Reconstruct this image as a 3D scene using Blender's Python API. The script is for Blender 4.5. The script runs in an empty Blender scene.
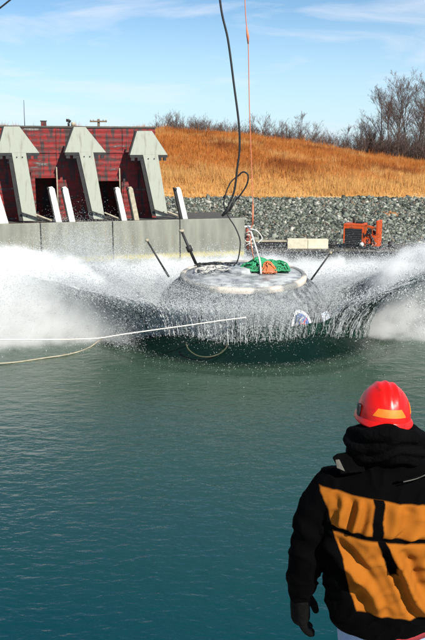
import bpy, bmesh, math, random
import numpy as np
from mathutils import Vector, Matrix, noise as mnoise
R = math.radians
random.seed(7); rng = np.random.default_rng(7)
sc = bpy.context.scene
C = sc.collection

# ------------------------------------------------------------------ camera, world, sun, exposure
TILT, FPX, CH = R(12.0), 800.0, 6.0
cam_d = bpy.data.cameras.new('camera'); cam = bpy.data.objects.new('camera', cam_d); C.objects.link(cam)
cam_d.sensor_fit = 'VERTICAL'; cam_d.sensor_height = 36.0; cam_d.lens = 45.0
cam_d.clip_start = 0.1; cam_d.clip_end = 3000
cam.location = (0, 0, CH); cam.rotation_euler = (R(90) - TILT, 0, 0)
sc.camera = cam

SUN = Vector((0.44, -0.64, 0.63)).normalized()
SEL, SROT = math.asin(SUN.z), math.atan2(SUN.x, SUN.y)
w = bpy.data.worlds.new('World'); sc.world = w; w.use_nodes = True
nt = w.node_tree; bg = nt.nodes['Background']
sky = nt.nodes.new('ShaderNodeTexSky'); sky.sky_type = 'NISHITA'; sky.sun_disc = False
sky.sun_elevation = SEL; sky.sun_rotation = SROT; sky.altitude = 0; sky.air_density = 0.62; sky.dust_density = 0.0; sky.ozone_density = 1.4
tc = nt.nodes.new('ShaderNodeTexCoord'); mp = nt.nodes.new('ShaderNodeMapping')
mp.inputs['Scale'].default_value = (3.0, 3.0, 16.0); mp.inputs['Rotation'].default_value = (0.10, 0.22, 0.5)
nz = nt.nodes.new('ShaderNodeTexNoise'); nz.inputs['Scale'].default_value = 1.7; nz.inputs['Detail'].default_value = 7; nz.inputs['Roughness'].default_value = 0.55
nz.inputs['Distortion'].default_value = 0.5
cr = nt.nodes.new('ShaderNodeMapRange'); cr.inputs['From Min'].default_value = 0.50; cr.inputs['From Max'].default_value = 0.72
cr.inputs['To Min'].default_value = 0.0; cr.inputs['To Max'].default_value = 0.6
mx = nt.nodes.new('ShaderNodeMix'); mx.data_type = 'RGBA'; mx.inputs['B'].default_value = (6.6, 6.9, 7.7, 1)
L = nt.links.new
L(tc.outputs['Generated'], mp.inputs['Vector']); L(mp.outputs[0], nz.inputs['Vector']); L(nz.outputs['Fac'], cr.inputs['Value'])
tn = nt.nodes.new('ShaderNodeMix'); tn.data_type = 'RGBA'; tn.blend_type = 'MULTIPLY'; tn.inputs['Factor'].default_value = 1.0; tn.inputs['B'].default_value = (.90, 1.05, 1.0, 1)
hzs = nt.nodes.new('ShaderNodeSeparateXYZ'); hzr = nt.nodes.new('ShaderNodeMapRange'); hzr.inputs['From Min'].default_value = .16; hzr.inputs['From Max'].default_value = 0.0; hzr.inputs['To Max'].default_value = .95
hzm = nt.nodes.new('ShaderNodeMix'); hzm.data_type = 'RGBA'; hzm.inputs['B'].default_value = (4.5, 5.7, 6.5, 1)      # pale haze low on the horizon
L(sky.outputs[0], tn.inputs['A']); L(tn.outputs['Result'], hzm.inputs['A']); L(tc.outputs['Generated'], hzs.inputs[0]); L(hzs.outputs['Z'], hzr.inputs['Value']); L(hzr.outputs[0], hzm.inputs['Factor'])
L(cr.outputs[0], mx.inputs['Factor']); L(hzm.outputs['Result'], mx.inputs['A']); L(mx.outputs['Result'], bg.inputs['Color'])
bg.inputs['Strength'].default_value = 0.092

sd = bpy.data.lights.new('sun', 'SUN'); so = bpy.data.objects.new('sun', sd); C.objects.link(so)
sd.energy = 5.0; sd.angle = R(0.5); sd.color = (1.0, 0.95, 0.86)
so.rotation_euler = SUN.to_track_quat('Z', 'Y').to_euler(); so.location = (20, -20, 30)

vs = sc.view_settings; vs.view_transform = 'Standard'; vs.look = 'None'; vs.gamma = 1; vs.use_curve_mapping = False; vs.exposure = 0.6
cy = sc.cycles; cy.max_bounces = 8; cy.volume_bounces = 5; cy.transparent_max_bounces = 24
cy.use_denoising = True; cy.volume_step_rate = 1.0; cy.volume_max_steps = 96
cy.caustics_reflective = False; cy.caustics_refractive = False; cy.sample_clamp_indirect = 6

# ------------------------------------------------------------------ helpers
def ray(px, py):
    x = (px - 212.5) / FPX; u = (320 - py) / FPX
    return Vector((x, math.cos(TILT) + u * math.sin(TILT), -math.sin(TILT) + u * math.cos(TILT)))
def P(px, py, Y):
    d = ray(px, py); return Vector((0, 0, CH)) + d * (Y / d.y)
def G(px, py, z=0.0):
    d = ray(px, py); return Vector((0, 0, CH)) + d * ((z - CH) / d.z)

def nd(nt, kind, **kw):
    n = nt.nodes.new(kind)
    for k, v in kw.items():
        if hasattr(n, k): setattr(n, k, v)
        else: n.inputs[k].default_value = v
    return n
def newmat(name):
    m = bpy.data.materials.new(name); m.use_nodes = True
    return m, m.node_tree, m.node_tree.nodes['Principled BSDF']
def mat(name, c1, c2=None, scale=4.0, rough=0.6, bump=0.0, bscale=None, metal=0.0, spec=0.5, stretch=(1, 1, 1), lo=0.35, hi=0.65, coat=0.0, detail=5):
    m, nt, b = newmat(name); L = nt.links.new
    b.inputs['Base Color'].default_value = (*c1, 1); b.inputs['Roughness'].default_value = rough
    b.inputs['Metallic'].default_value = metal; b.inputs['Specular IOR Level'].default_value = spec
    b.inputs['Coat Weight'].default_value = coat
    tc = nd(nt, 'ShaderNodeTexCoord'); mp = nd(nt, 'ShaderNodeMapping'); mp.inputs['Scale'].default_value = stretch
    L(tc.outputs['Object'], mp.inputs['Vector'])
    if c2 is not None:
        n = nd(nt, 'ShaderNodeTexNoise'); n.inputs['Scale'].default_value = scale; n.inputs['Detail'].default_value = detail
        L(mp.outputs[0], n.inputs['Vector'])
        r = nd(nt, 'ShaderNodeMapRange'); r.inputs['From Min'].default_value = lo; r.inputs['From Max'].default_value = hi
        L(n.outputs['Fac'], r.inputs['Value'])
        x = nd(nt, 'ShaderNodeMix'); x.data_type = 'RGBA'; x.inputs['A'].default_value = (*c1, 1); x.inputs['B'].default_value = (*c2, 1)
        L(r.outputs[0], x.inputs['Factor']); L(x.outputs['Result'], b.inputs['Base Color'])
    if bump:
        n2 = nd(nt, 'ShaderNodeTexNoise'); n2.inputs['Scale'].default_value = bscale or scale * 3; n2.inputs['Detail'].default_value = 4
        L(mp.outputs[0], n2.inputs['Vector'])
        bp = nd(nt, 'ShaderNodeBump'); bp.inputs['Strength'].default_value = bump; bp.inputs['Distance'].default_value = 0.02
        L(n2.outputs['Fac'], bp.inputs['Height']); L(bp.outputs[0], b.inputs['Normal'])
    return m
def attr_mat(name, rough=0.8, trans=0.0, spec=0.3, bump=0.0, bscale=8):
    m, nt, b = newmat(name); L = nt.links.new
    a = nd(nt, 'ShaderNodeVertexColor'); a.layer_name = 'Col'
    L(a.outputs['Color'], b.inputs['Base Color']); b.inputs['Roughness'].default_value = rough; b.inputs['Specular IOR Level'].default_value = spec
    if bump:
        n2 = nd(nt, 'ShaderNodeTexNoise'); n2.inputs['Scale'].default_value = bscale
        tc = nd(nt, 'ShaderNodeTexCoord'); L(tc.outputs['Object'], n2.inputs['Vector'])
        bp = nd(nt, 'ShaderNodeBump'); bp.inputs['Strength'].default_value = bump; bp.inputs['Distance'].default_value = 0.05
        L(n2.outputs['Fac'], bp.inputs['Height']); L(bp.outputs[0], b.inputs['Normal'])
    if trans:
        t = nd(nt, 'ShaderNodeBsdfTranslucent'); L(a.outputs['Color'], t.inputs['Color'])
        ms = nd(nt, 'ShaderNodeMixShader'); ms.inputs[0].default_value = trans
        L(b.outputs[0], ms.inputs[1]); L(t.outputs[0], ms.inputs[2]); L(ms.outputs[0], nt.nodes['Material Output'].inputs['Surface'])
    return m

def link(o, parent=None):
    C.objects.link(o)
    if parent is not None: o.parent = parent
    return o
def tag(o, label=None, cat=None, group=None, kind=None):
    if label: o['label'] = label
    if cat: o['category'] = cat
    if group: o['group'] = group
    if kind: o['kind'] = kind
    return o
def thing(name, label, cat, loc=(0, 0, 0), rz=0.0, group=None):
    o = bpy.data.objects.new(name, None); C.objects.link(o); o.location = loc; o.rotation_euler = (0, 0, rz)
    o.empty_display_size = 0.2
    return tag(o, label, cat, group)
def raw(name, V, F, m, parent=None, smooth=False, cols=None, loc=None):
    """V (n,3) array; F (k,3|4) array or list of lists; cols per face (k,3)"""
    me = bpy.data.meshes.new(name)
    V = np.asarray(V, dtype=np.float32)
    if isinstance(F, np.ndarray):
        k, n = F.shape
        me.vertices.add(len(V)); me.vertices.foreach_set('co', V.ravel())
        me.loops.add(k * n); me.loops.foreach_set('vertex_index', F.astype(np.int32).ravel())
        me.polygons.add(k); me.polygons.foreach_set('loop_start', np.arange(0, k * n, n, dtype=np.int32))
        me.polygons.foreach_set('loop_total', np.full(k, n, dtype=np.int32))
        me.update(calc_edges=True)
    else:
        me.from_pydata([tuple(map(float, v)) for v in V], [], F); me.update(); n = None
    if cols is not None and n:
        ca = me.color_attributes.new('Col', 'FLOAT_COLOR', 'CORNER')
        cc = np.ones((len(F), n, 4), dtype=np.float32); cc[:, :, :3] = np.asarray(cols)[:, None, :]
        ca.data.foreach_set('color', cc.ravel())
    if smooth: me.polygons.foreach_set('use_smooth', np.ones(len(me.polygons), dtype=bool))
    me.materials.append(m)
    o = bpy.data.objects.new(name, me); link(o, parent)
    if loc is not None: o.location = loc
    return o

class MB:
    def __init__(s): s.v = []; s.f = []
    def add(s, vs, fs):
        b = len(s.v); s.v += [Vector(v) for v in vs]; s.f += [[b + i for i in f] for f in fs]; return s
    def box(s, c, size, rot=None):
        x, y, z = size[0] / 2, size[1] / 2, size[2] / 2; c = Vector(c)
        vs = [Vector((a * x, b * y, d * z)) for a in (-1, 1) for b in (-1, 1) for d in (-1, 1)]
        if rot is not None: vs = [rot @ v for v in vs]
        return s.add([c + v for v in vs], [[0, 1, 3, 2], [4, 6, 7, 5], [0, 4, 5, 1], [2, 3, 7, 6], [0, 2, 6, 4], [1, 5, 7, 3]])
    def bar(s, a, b, wx, wy, up=Vector((0, 1, 0))):
        a = Vector(a); b = Vector(b); z = (b - a); l = z.length; z.normalize()
        x = up.cross(z).normalized(); y = z.cross(x)
        return s.box((a + b) / 2, (wx, wy, l), Matrix((x, y, z)).transposed())
    def tube(s, pts, rad, n=8, caps=True):
        pts = [Vector(p) for p in pts]
        if not hasattr(rad, '__len__'): rad = [rad] * len(pts)
        b0 = len(s.v); up = Vector((0.13, 0.21, 0.97))
        for i, p in enumerate(pts):
            t = (pts[min(i + 1, len(pts) - 1)] - pts[max(i - 1, 0)])
            if t.length < 1e-9: t = Vector((0, 0, 1))
            t.normalize()
            if abs(t.dot(up)) > 0.97: up = Vector((0.9, 0.3, 0.1)).normalized()
            x = up.cross(t).normalized(); y = t.cross(x); up = y if abs(y.length) > 0.5 else up
            for k in range(n):
                a = 2 * math.pi * k / n; s.v.append(p + (x * math.cos(a) + y * math.sin(a)) * rad[i])
        for i in range(len(pts) - 1):
            for k in range(n):
                a = b0 + i * n + k; c = b0 + i * n + (k + 1) % n
                s.f.append([a, c, c + n, a + n])
        if caps:
            s.f.append([b0 + k for k in range(n)][::-1]); e = b0 + (len(pts) - 1) * n; s.f.append([e + k for k in range(n)])
        return s
    def prism(s, poly, org, ux, uy, d):
        """polygon in (ux,uy) plane at org extruded by vector d"""
        org = Vector(org); n = len(poly); vs = [org + ux * p[0] + uy * p[1] for p in poly]; vs += [v + d for v in vs]
        return s.add(vs, [list(range(n))[::-1], [n + i for i in range(n)]] + [[i, (i + 1) % n, n + (i + 1) % n, n + i] for i in range(n)])
    def lathe(s, prof, c=(0, 0, 0), n=32, sy=1.0):
        c = Vector(c); b = len(s.v)
        for r, z in prof:
            for k in range(n):
                a = 2 * math.pi * k / n; s.v.append(c + Vector((r * math.cos(a), r * sy * math.sin(a), z)))
        for i in range(len(prof) - 1):
            for k in range(n):
                a = b + i * n + k; d = b + i * n + (k + 1) % n; s.f.append([a, d, d + n, a + n])
        return s
    def ring(s, c, rx, ry, pts, n):
        return s
    def build(s, name, m, parent=None, smooth=False, bevel=0.0, loc=None):
        me = bpy.data.meshes.new(name); me.from_pydata([tuple(v) for v in s.v], [], s.f); me.update()
        bm = bmesh.new(); bm.from_mesh(me); bmesh.ops.recalc_face_normals(bm, faces=bm.faces); bm.to_mesh(me); bm.free()
        if smooth: me.polygons.foreach_set('use_smooth', [True] * len(me.polygons))
        me.materials.append(m); o = bpy.data.objects.new(name, me); link(o, parent)
        if bevel:
            b = o.modifiers.new('b', 'BEVEL'); b.width = bevel; b.segments = 2; b.limit_method = 'ANGLE'; b.angle_limit = R(40)
        if loc is not None: o.location = loc
        return o
def curve_pts(ctrl, n=10):
    """Catmull-Rom through control points"""
    c = [Vector(p) for p in ctrl]; c = [c[0] * 2 - c[1]] + c + [c[-1] * 2 - c[-2]]; out = []
    for i in range(1, len(c) - 2):
        for k in range(n):
            t = k / n; a, b, d, e = c[i - 1], c[i], c[i + 1], c[i + 2]
            out.append(0.5 * ((2 * b) + (d - a) * t + (2 * a - 5 * b + 4 * d - e) * t * t + (3 * b - a - 3 * d + e) * t ** 3))
    out.append(c[-2]); return out
def sstep(a, b, x):
    t = np.clip((np.asarray(x, dtype=float) - a) / (b - a), 0, 1); return t * t * (3 - 2 * t)

CX, CY = P(247, 335, 26.0).x, 26.0            # capsule centre on the water

# ------------------------------------------------------------------ water
def water_material():
    m, nt, b = newmat('pond_water'); L = nt.links.new
    b.inputs['Roughness'].default_value = 0.04; b.inputs['IOR'].default_value = 1.33
    tc = nd(nt, 'ShaderNodeTexCoord')
    n0 = nd(nt, 'ShaderNodeTexNoise'); n0.inputs['Scale'].default_value = 0.06; n0.inputs['Detail'].default_value = 3; L(tc.outputs['Object'], n0.inputs['Vector'])
    x = nd(nt, 'ShaderNodeMix'); x.data_type = 'RGBA'; x.inputs['A'].default_value = (0.0003, 0.035, 0.049, 1); x.inputs['B'].default_value = (0.001, 0.048, 0.052, 1)
    r0 = nd(nt, 'ShaderNodeMapRange'); r0.inputs['From Min'].default_value = .35; r0.inputs['From Max'].default_value = .65; L(n0.outputs['Fac'], r0.inputs['Value']); L(r0.outputs[0], x.inputs['Factor'])
    # silt near the impact, with the splash's pale reflection mixed into the colour
    sp = nd(nt, 'ShaderNodeVectorMath', operation='DISTANCE'); L(tc.outputs['Object'], sp.inputs[0]); sp.inputs[1].default_value = (CX, CY, 0)
    r1 = nd(nt, 'ShaderNodeMapRange'); r1.inputs['From Min'].default_value = 5; r1.inputs['From Max'].default_value = 19; r1.inputs['To Min'].default_value = 1; r1.inputs['To Max'].default_value = 0
    r1.interpolation_type = 'SMOOTHSTEP'
    L(sp.outputs['Value'], r1.inputs['Value'])
    x2 = nd(nt, 'ShaderNodeMix'); x2.data_type = 'RGBA'; L(x.outputs['Result'], x2.inputs['A']); x2.inputs['B'].default_value = (0.034, 0.064, 0.042, 1)
    L(r1.outputs[0], x2.inputs['Factor'])
    # the dark capsule shows through the clear water heaved up round it
    r3 = nd(nt, 'ShaderNodeMapRange'); r3.inputs['From Min'].default_value = 3.9; r3.inputs['From Max'].default_value = 4.5; L(sp.outputs['Value'], r3.inputs['Value'])
    x3 = nd(nt, 'ShaderNodeMix'); x3.data_type = 'RGBA'; x3.inputs['A'].default_value = (0.002, 0.010, 0.007, 1); L(x2.outputs['Result'], x3.inputs['B']); L(r3.outputs[0], x3.inputs['Factor']); L(x3.outputs['Result'], b.inputs['Base Color'])
    heights = []
    for sc_, st, amp, det in ((0.55, (0.55, 1.0, 1), 0.05, 2), (2.9, (0.55, 1.0, 1), 0.062, 3), (8.0, (0.5, 1, 1), 0.036, 3)):
        mp = nd(nt, 'ShaderNodeMapping'); mp.inputs['Scale'].default_value = st; mp.inputs['Rotation'].default_value = (0, 0, 0.18 * sc_)
        n = nd(nt, 'ShaderNodeTexNoise'); n.inputs['Scale'].default_value = sc_; n.inputs['Detail'].default_value = det; n.inputs['Distortion'].default_value = 0.4
        L(tc.outputs['Object'], mp.inputs['Vector']); L(mp.outputs[0], n.inputs['Vector'])
        mu = nd(nt, 'ShaderNodeMath', operation='MULTIPLY'); mu.inputs[1].default_value = amp; L(n.outputs['Fac'], mu.inputs[0]); heights.append(mu)
    a1 = nd(nt, 'ShaderNodeMath', operation='ADD'); L(heights[0].outputs[0], a1.inputs[0]); L(heights[1].outputs[0], a1.inputs[1])
    a2 = nd(nt, 'ShaderNodeMath', operation='ADD'); L(a1.outputs[0], a2.inputs[0]); L(heights[2].outputs[0], a2.inputs[1])
    bp = nd(nt, 'ShaderNodeBump'); bp.inputs['Strength'].default_value = 0.55; bp.inputs['Distance'].default_value = 1.0
    L(a2.outputs[0], bp.inputs['Height']); L(bp.outputs[0], b.inputs['Normal'])
    return m
MW = water_material()
def lip(r, th):
    """height of the water heaved up round the capsule"""
    wob = 0.06 * np.sin(5 * th + 1) + 0.04 * np.sin(11 * th)
    return (0.62 + wob) * (1 - sstep(3.15, 4.05, r)) * 1.0 - 0.07 * np.exp(-((r - 4.5) / 0.35) ** 2) + 0.06 * np.exp(-((r - 5.4) / 0.5) ** 2)
def build_water():
    rs = np.concatenate([np.linspace(2.9, 6.5, 46), np.geomspace(6.8, 900, 40)]); n = 220
    th = np.linspace(0, 2 * math.pi, n, endpoint=False)
    RR, TT = np.meshgrid(rs, th, indexing='ij'); Z = lip(RR, TT)
    V = np.stack([CX + RR * np.cos(TT), CY + RR * np.sin(TT), Z], -1).reshape(-1, 3)
    i, k = np.meshgrid(np.arange(len(rs) - 1), np.arange(n), indexing='ij'); k2 = (k + 1) % n
    F = np.stack([i * n + k, (i + 1) * n + k, (i + 1) * n + k2, i * n + k2], -1).reshape(-1, 4)
    o = raw('water', V, F, MW, smooth=True); tag(o, kind='structure')
build_water()

# ------------------------------------------------------------------ terrain
cx_ = np.array([-200, -60, -6.4, 4.5, 10.6, 16.7, 25.8, 60, 200]); cz_ = np.array([7.4, 8.2, 7.95, 7.3, 6.45, 5.2, 4.0, 3.4, 3.2])
def hsh(x, y):
    return (np.sin(x * .31 + y * .17) + np.sin(x * .13 - y * .41 + 2) + np.sin(x * .77 + 1.3 + y * .2) * .5 + np.sin(y * .9 + x * .35) * .4) / 2.9
def terr(x, y):
    x = np.asarray(x, float); y = np.asarray(y, float)
    cz = np.interp(x, cx_, cz_)
    z = np.interp(y, [40, 46.5, 57.6, 59.5], [-3.0, -0.45, 2.5, 2.65])
    t = np.clip((y - 59.5) / 36.0, 0, 1); up = (1 - (1 - t) ** 1.7)
    z = np.where(y > 59.5, 2.65 + (cz - 2.65) * up, z)
    t2 = np.clip((y - 97) / 60, 0, 1)
    z = z - t2 * 2.5
    return z + hsh(x, y) * 0.22 * sstep(57, 66, y) + hsh(x * 3.1, y * 2.7) * 0.10 * sstep(60, 66, y)
def build_terrain():
    xs = np.concatenate([np.linspace(-500, -45, 14), np.linspace(-42, 60, 120), np.linspace(65, 500, 14)])
    ys = np.concatenate([np.linspace(40, 110, 110), np.geomspace(112, 900, 16)])
    X, Y = np.meshgrid(xs, ys, indexing='ij'); Z = terr(X, Y)
    V = np.stack([X, Y, Z], -1).reshape(-1, 3); n = len(ys)
    i, k = np.meshgrid(np.arange(len(xs) - 1), np.arange(n - 1), indexing='ij')
    F = np.stack([i * n + k, (i + 1) * n + k, (i + 1) * n + k + 1, i * n + k + 1], -1).reshape(-1, 4)
    m, nt, b = newmat('hill_ground'); L = nt.links.new; b.inputs['Roughness'].default_value = 0.95
    b.inputs['Specular IOR Level'].default_value = 0.1
    tc = nd(nt, 'ShaderNodeTexCoord'); sep = nd(nt, 'ShaderNodeSeparateXYZ'); L(tc.outputs['Object'], sep.inputs[0])
    n1 = nd(nt, 'ShaderNodeTexNoise'); n1.inputs['Scale'].default_value = 0.5; n1.inputs['Detail'].default_value = 8; L(tc.outputs['Object'], n1.inputs['Vector'])
    g = nd(nt, 'ShaderNodeMix'); g.data_type = 'RGBA'; g.inputs['A'].default_value = (0.30, 0.095, 0.02, 1); g.inputs['B'].default_value = (0.52, 0.24, 0.06, 1)
    L(n1.outputs['Fac'], g.inputs['Factor'])
    d = nd(nt, 'ShaderNodeMix'); d.data_type = 'RGBA'; d.inputs['A'].default_value = (0.16, 0.15, 0.12, 1)
    r = nd(nt, 'ShaderNodeMapRange'); r.inputs['From Min'].default_value = 57.2; r.inputs['From Max'].default_value = 58.0; L(sep.outputs['Y'], r.inputs['Value'])
    s = nd(nt, 'ShaderNodeMix'); s.data_type = 'RGBA'; s.inputs['A'].default_value = (0.50, 0.34, 0.17, 1); L(g.outputs['Result'], s.inputs['B'])
    r2 = nd(nt, 'ShaderNodeMapRange'); r2.inputs['From Min'].default_value = 60; r2.inputs['From Max'].default_value = 66; L(sep.outputs['Y'], r2.inputs['Value'])
    L(r2.outputs[0], s.inputs['Factor']); L(r.outputs[0], d.inputs['Factor']); L(s.outputs['Result'], d.inputs['B']); L(d.outputs['Result'], b.inputs['Base Color'])
    tag(raw('hill', V, F, m, smooth=True), kind='structure')
build_terrain()

# quay the worker and the photographer stand on
MQ = mat('quay_concrete', (0.33, 0.32, 0.30), (0.24, 0.235, 0.22), 3, 0.85, 0.3, 30)
QZ = 3.2
q = MB().box((1.5, -8.1, QZ / 2 - 1.5), (40, 24, QZ + 3)); tag(q.build('quay', MQ), kind='structure')

# ------------------------------------------------------------------ riprap stones
def build_riprap():
    iv = np.array([(x, y, z) for x in (-1, 1) for y in (-1, 1) for z in (-1, 1)], float) * .72
    fi = np.array([(0, 1, 3), (0, 3, 2), (4, 6, 7), (4, 7, 5), (0, 4, 5), (0, 5, 1), (2, 3, 7), (2, 7, 6), (0, 2, 6), (0, 6, 4), (1, 5, 7), (1, 7, 3)])
    N = 92000
    x = np.concatenate([rng.uniform(-7, 24, 84000), rng.uniform(-40, -7, 4000), rng.uniform(24, 55, 4000)])
    y = 46.3 + rng.uniform(0, 1, N) * 12.3 + 0.5 * np.sin(x * .7) + .3 * np.sin(x * 1.9)
    y = np.minimum(y, 58.2 + 0.4 * np.sin(x * 1.3) + rng.uniform(-.6, .3, N))
    s = rng.lognormal(math.log(0.066), 0.30, N).clip(.035, .22)
    z = terr(x, y) + s * rng.uniform(-.1, .8, N)
    V = iv[None] * (1 + rng.uniform(-.45, .45, (N, 8, 3)))
    V = V * rng.uniform(.45, 1.5, (N, 1, 3)) * s[:, None, None]
    a = rng.uniform(0, 6.28, (N, 3)); ca, sa = np.cos(a), np.sin(a)
    for ax, (i, j) in enumerate(((0, 1), (1, 2), (0, 2))):
        vi = V[..., i] * ca[:, ax, None] - V[..., j] * sa[:, ax, None]; vj = V[..., i] * sa[:, ax, None] + V[..., j] * ca[:, ax, None]
        V[..., i] = vi; V[..., j] = vj
    V += np.stack([x, y, z], -1)[:, None]
    F = (fi[None] + 8 * np.arange(N)[:, None, None]).reshape(-1, 3)
    base = np.array([(.17, .19, .16), (.05, .06, .052), (.30, .32, .27), (.11, .13, .095), (.46, .45, .39), (.22, .17, .12)])
    ci = rng.choice(6, N, p=[.3, .22, .2, .14, .08, .06]); col = base[ci] * rng.uniform(.35, 1.0, (N, 1))
    rust = np.exp(-(((x - 11.9) / 1.1) ** 2 + ((y - 54.6) / .9) ** 2)) > rng.uniform(.5, 1.6, N)
    col[rust] = np.array((.30, .15, .06)) * rng.uniform(.7, 1.2, (rust.sum(), 1))
    o = raw('riprap_stones', V.reshape(-1, 3), F, attr_mat('stone', .85, bump=.4, bscale=14), cols=np.repeat(col, 12, 0))
    tag(o, 'grey green broken stones covering the shore bank', 'stones', kind='stuff')
build_riprap()

# ------------------------------------------------------------------ dry grass
def build_grass():
    N = 62000
    x = rng.uniform(-26, 40, N); u = rng.uniform(0, 1, N); y = 59.0 + 40 * u ** 1.15
    y = y + 0.5 * np.sin(x * .9)
    clump = hsh(x * 2.3, y * 1.9) + .5 * hsh(x * 7.1 + 3, y * 6.3)
    keep = rng.uniform(-1.2, .9, N) < clump + .35
    x, y, clump = x[keep], y[keep], clump[keep]; N = len(x)
    z = terr(x, y); low = 1 - sstep(61.0, 71.0, y + 2.4 * hsh(x * 1.1, y))
    hgt = (0.30 + .30 * rng.uniform(0, 1, N) + .40 * low * rng.uniform(.4, 1, N) * sstep(-.4, .6, clump)) * (1 + .5 * (rng.uniform(0, 1, N) > .93))
    hgt = hgt * (1 + .9 * np.clip(hsh(x * 5.3 + 1, y * 4.1), 0, 1)) * (.45 + .55 * sstep(59.0, 61.5, y))
    B = 7
    bx = x[:, None] + rng.normal(0, .11, (N, B)); by = y[:, None] + rng.normal(0, .11, (N, B)); bz = np.repeat(z[:, None], B, 1) - .05
    h = hgt[:, None] * rng.uniform(.6, 1.15, (N, B)); wd = rng.uniform(.014, .034, (N, B)); an = rng.uniform(-.7, .7, (N, B))
    lean = rng.normal(0.06, .20, (N, B)); leany = rng.normal(0, .15, (N, B))
    dx, dy = np.cos(an) * wd, np.sin(an) * wd
    A = np.stack([bx - dx, by - dy, bz], -1); D = np.stack([bx + dx, by + dy, bz], -1); T = np.stack([bx + lean * h, by + leany * h, bz + h], -1)
    V = np.stack([A, D, T], 2).reshape(-1, 3); F = np.arange(len(V)).reshape(-1, 3)
    c_lo = np.array((.62, .36, .125)); c_hi = np.array((.43, .15, .033)); c_dk = np.array((.24, .075, .022))
    f = (low * .9 + rng.normal(0, .14, N)).clip(0, 1)[:, None]; col = c_hi * (1 - f) + c_lo * f
    pat = (sstep(.0, .6, -hsh(x * 1.7 + 5, y * 1.1) + rng.normal(0, .25, N)) * (1 - low) * .95)[:, None]; col = col * (1 - pat) + c_dk * pat
    lt = (sstep(.25, .8, hsh(x * 1.2 + 9, y * 2.1 + 4) + rng.normal(0, .2, N)) * .75)[:, None]; col = col * (1 - lt) + np.array((.60, .37, .14)) * lt
    col = np.repeat(col, B, 0) * rng.uniform(.72, 1.25, (N * B, 1))
    o = raw('dry_grass', V, F, attr_mat('straw', .8, .3, .15), cols=col)
    tag(o, 'orange and straw coloured dry grass covering the hillside', 'grass', kind='stuff')
build_grass()

# ------------------------------------------------------------------ bare trees
MBARK = mat('bark', (0.045, 0.034, 0.030), (0.08, 0.06, 0.05), 3, .9)
MTWIG = mat('twig', (0.075, 0.048, 0.042), (0.12, 0.08, 0.065), 2, .9)
def tree_meshes(h, seed, shrub=False):
    rd = random.Random(seed); tr, tw = MB(), MB()
    def grow(p, d, ln, r, lev, maxlev):
        n = 5 if lev < 2 else 3; pts = [p]; rs = [r]
        for i in range(n):
            d = (d + Vector((rd.gauss(0, .10), rd.gauss(0, .10), rd.gauss(.05, .06))) * (1.0 if lev else .45)).normalized()
            pts.append(pts[-1] + d * (ln / n)); rs.append(r * (1 - .62 * (i + 1) / n))
        (tr if lev < 2 else tw).tube(pts, rs, 5 if lev == 0 else 3, caps=False)
        if lev >= maxlev: return
        nb = {0: rd.randint(10, 13), 1: rd.randint(7, 9), 2: rd.randint(5, 7), 3: rd.randint(3, 4)}.get(lev, 3)
        for b in range(nb):
            t = rd.uniform(.28 if lev == 0 else .15, 1.0); k = min(int(t * n), n - 1); q = pts[k].lerp(pts[k + 1], t * n - k)
            a = rd.uniform(0, 6.283); side = Vector((math.cos(a), math.sin(a), 0)); ang = rd.uniform(.45, .95)
            nd_ = (d * math.cos(ang) + (side - d * side.dot(d)).normalized() * math.sin(ang) + Vector((0, 0, .18))).normalized()
            grow(q, nd_, ln * rd.uniform(.38, .6) * (1.1 - .45 * t), max(rs[k] * .5, .0095), lev + 1, maxlev)
    if shrub:
        for s in range(rd.randint(7, 10)):
            a = rd.uniform(0, 6.28); rr = rd.uniform(0, h * .22)
            grow(Vector((rr * math.cos(a), rr * math.sin(a), -.2)), Vector((math.cos(a) * .25, math.sin(a) * .25, 1)).normalized(), h * rd.uniform(.5, .85), h * .009, 1, 3)
    else:
        grow(Vector((0, 0, -.3)), Vector((rd.gauss(0, .04), rd.gauss(0, .04), 1)).normalized(), h * .88, h * .012, 0, 4)
    return tr, tw
def tree(name, h, seed, shrub=False):
    tr, tw = tree_meshes(h, seed, shrub)
    o = thing(name, 'x', 'tree'); tr.build('trunk' if not shrub else 'stems', MBARK, o, True); tw.build('crown', MTWIG, o, True); return o
def copy_tree(o, parent=None):
    c = o.copy(); C.objects.link(c); c.parent = parent
    for ch in list(o.children): copy_tree(ch, c)
    return c
protos = [tree('bare_tree', 10.0, s) for s in (3, 11, 25)]
used = set()
def place_tree(pr, k, px, Y, h, label, group, base_h, cat='tree'):
    p = P(px, 150, Y); o = pr[k] if (id(pr), k) not in used else copy_tree(pr[k]); used.add((id(pr), k))
    o.location = (p.x, Y, float(terr(p.x, Y)) - .1); s = h / base_h; o.scale = (s * random.uniform(.85, 1.05), s, s); o.rotation_euler = (0, 0, random.uniform(0, 6.28))
    tag(o, label, cat, group); return o
tall = [(381, 106, 9.0), (395, 104, 10.0), (409, 108, 11.2), (422, 105, 10.6), (371, 112, 7.0), (388, 116, 9.5), (402, 118, 10.2), (416, 115, 10.8), (436, 110, 11), (452, 107, 10.5), (478, 112, 11)]
ORD = ['leftmost', 'second from left', 'third from left', 'fourth from left', 'fifth from left', 'sixth from left', 'seventh from left', 'eighth from left', 'ninth from left', 'tenth from left', 'farthest right']
for i, (px, Y, h) in enumerate(sorted(tall)):
    place_tree(protos, i % 3, px, Y, h, 'tall leafless tree, %s of the clump on the right end of the crest' % ORD[i], 'tall bare trees at the right of the crest', 10.0)
small = [(300, 112, 5.0), (290, 120, 3.6), (333, 116, 4.6), (346, 112, 4.6), (357, 110, 5.2), (262, 122, 3.0), (318, 124, 4.2), (205, 125, 2.6), (188, 122, 2.9)]
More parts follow.
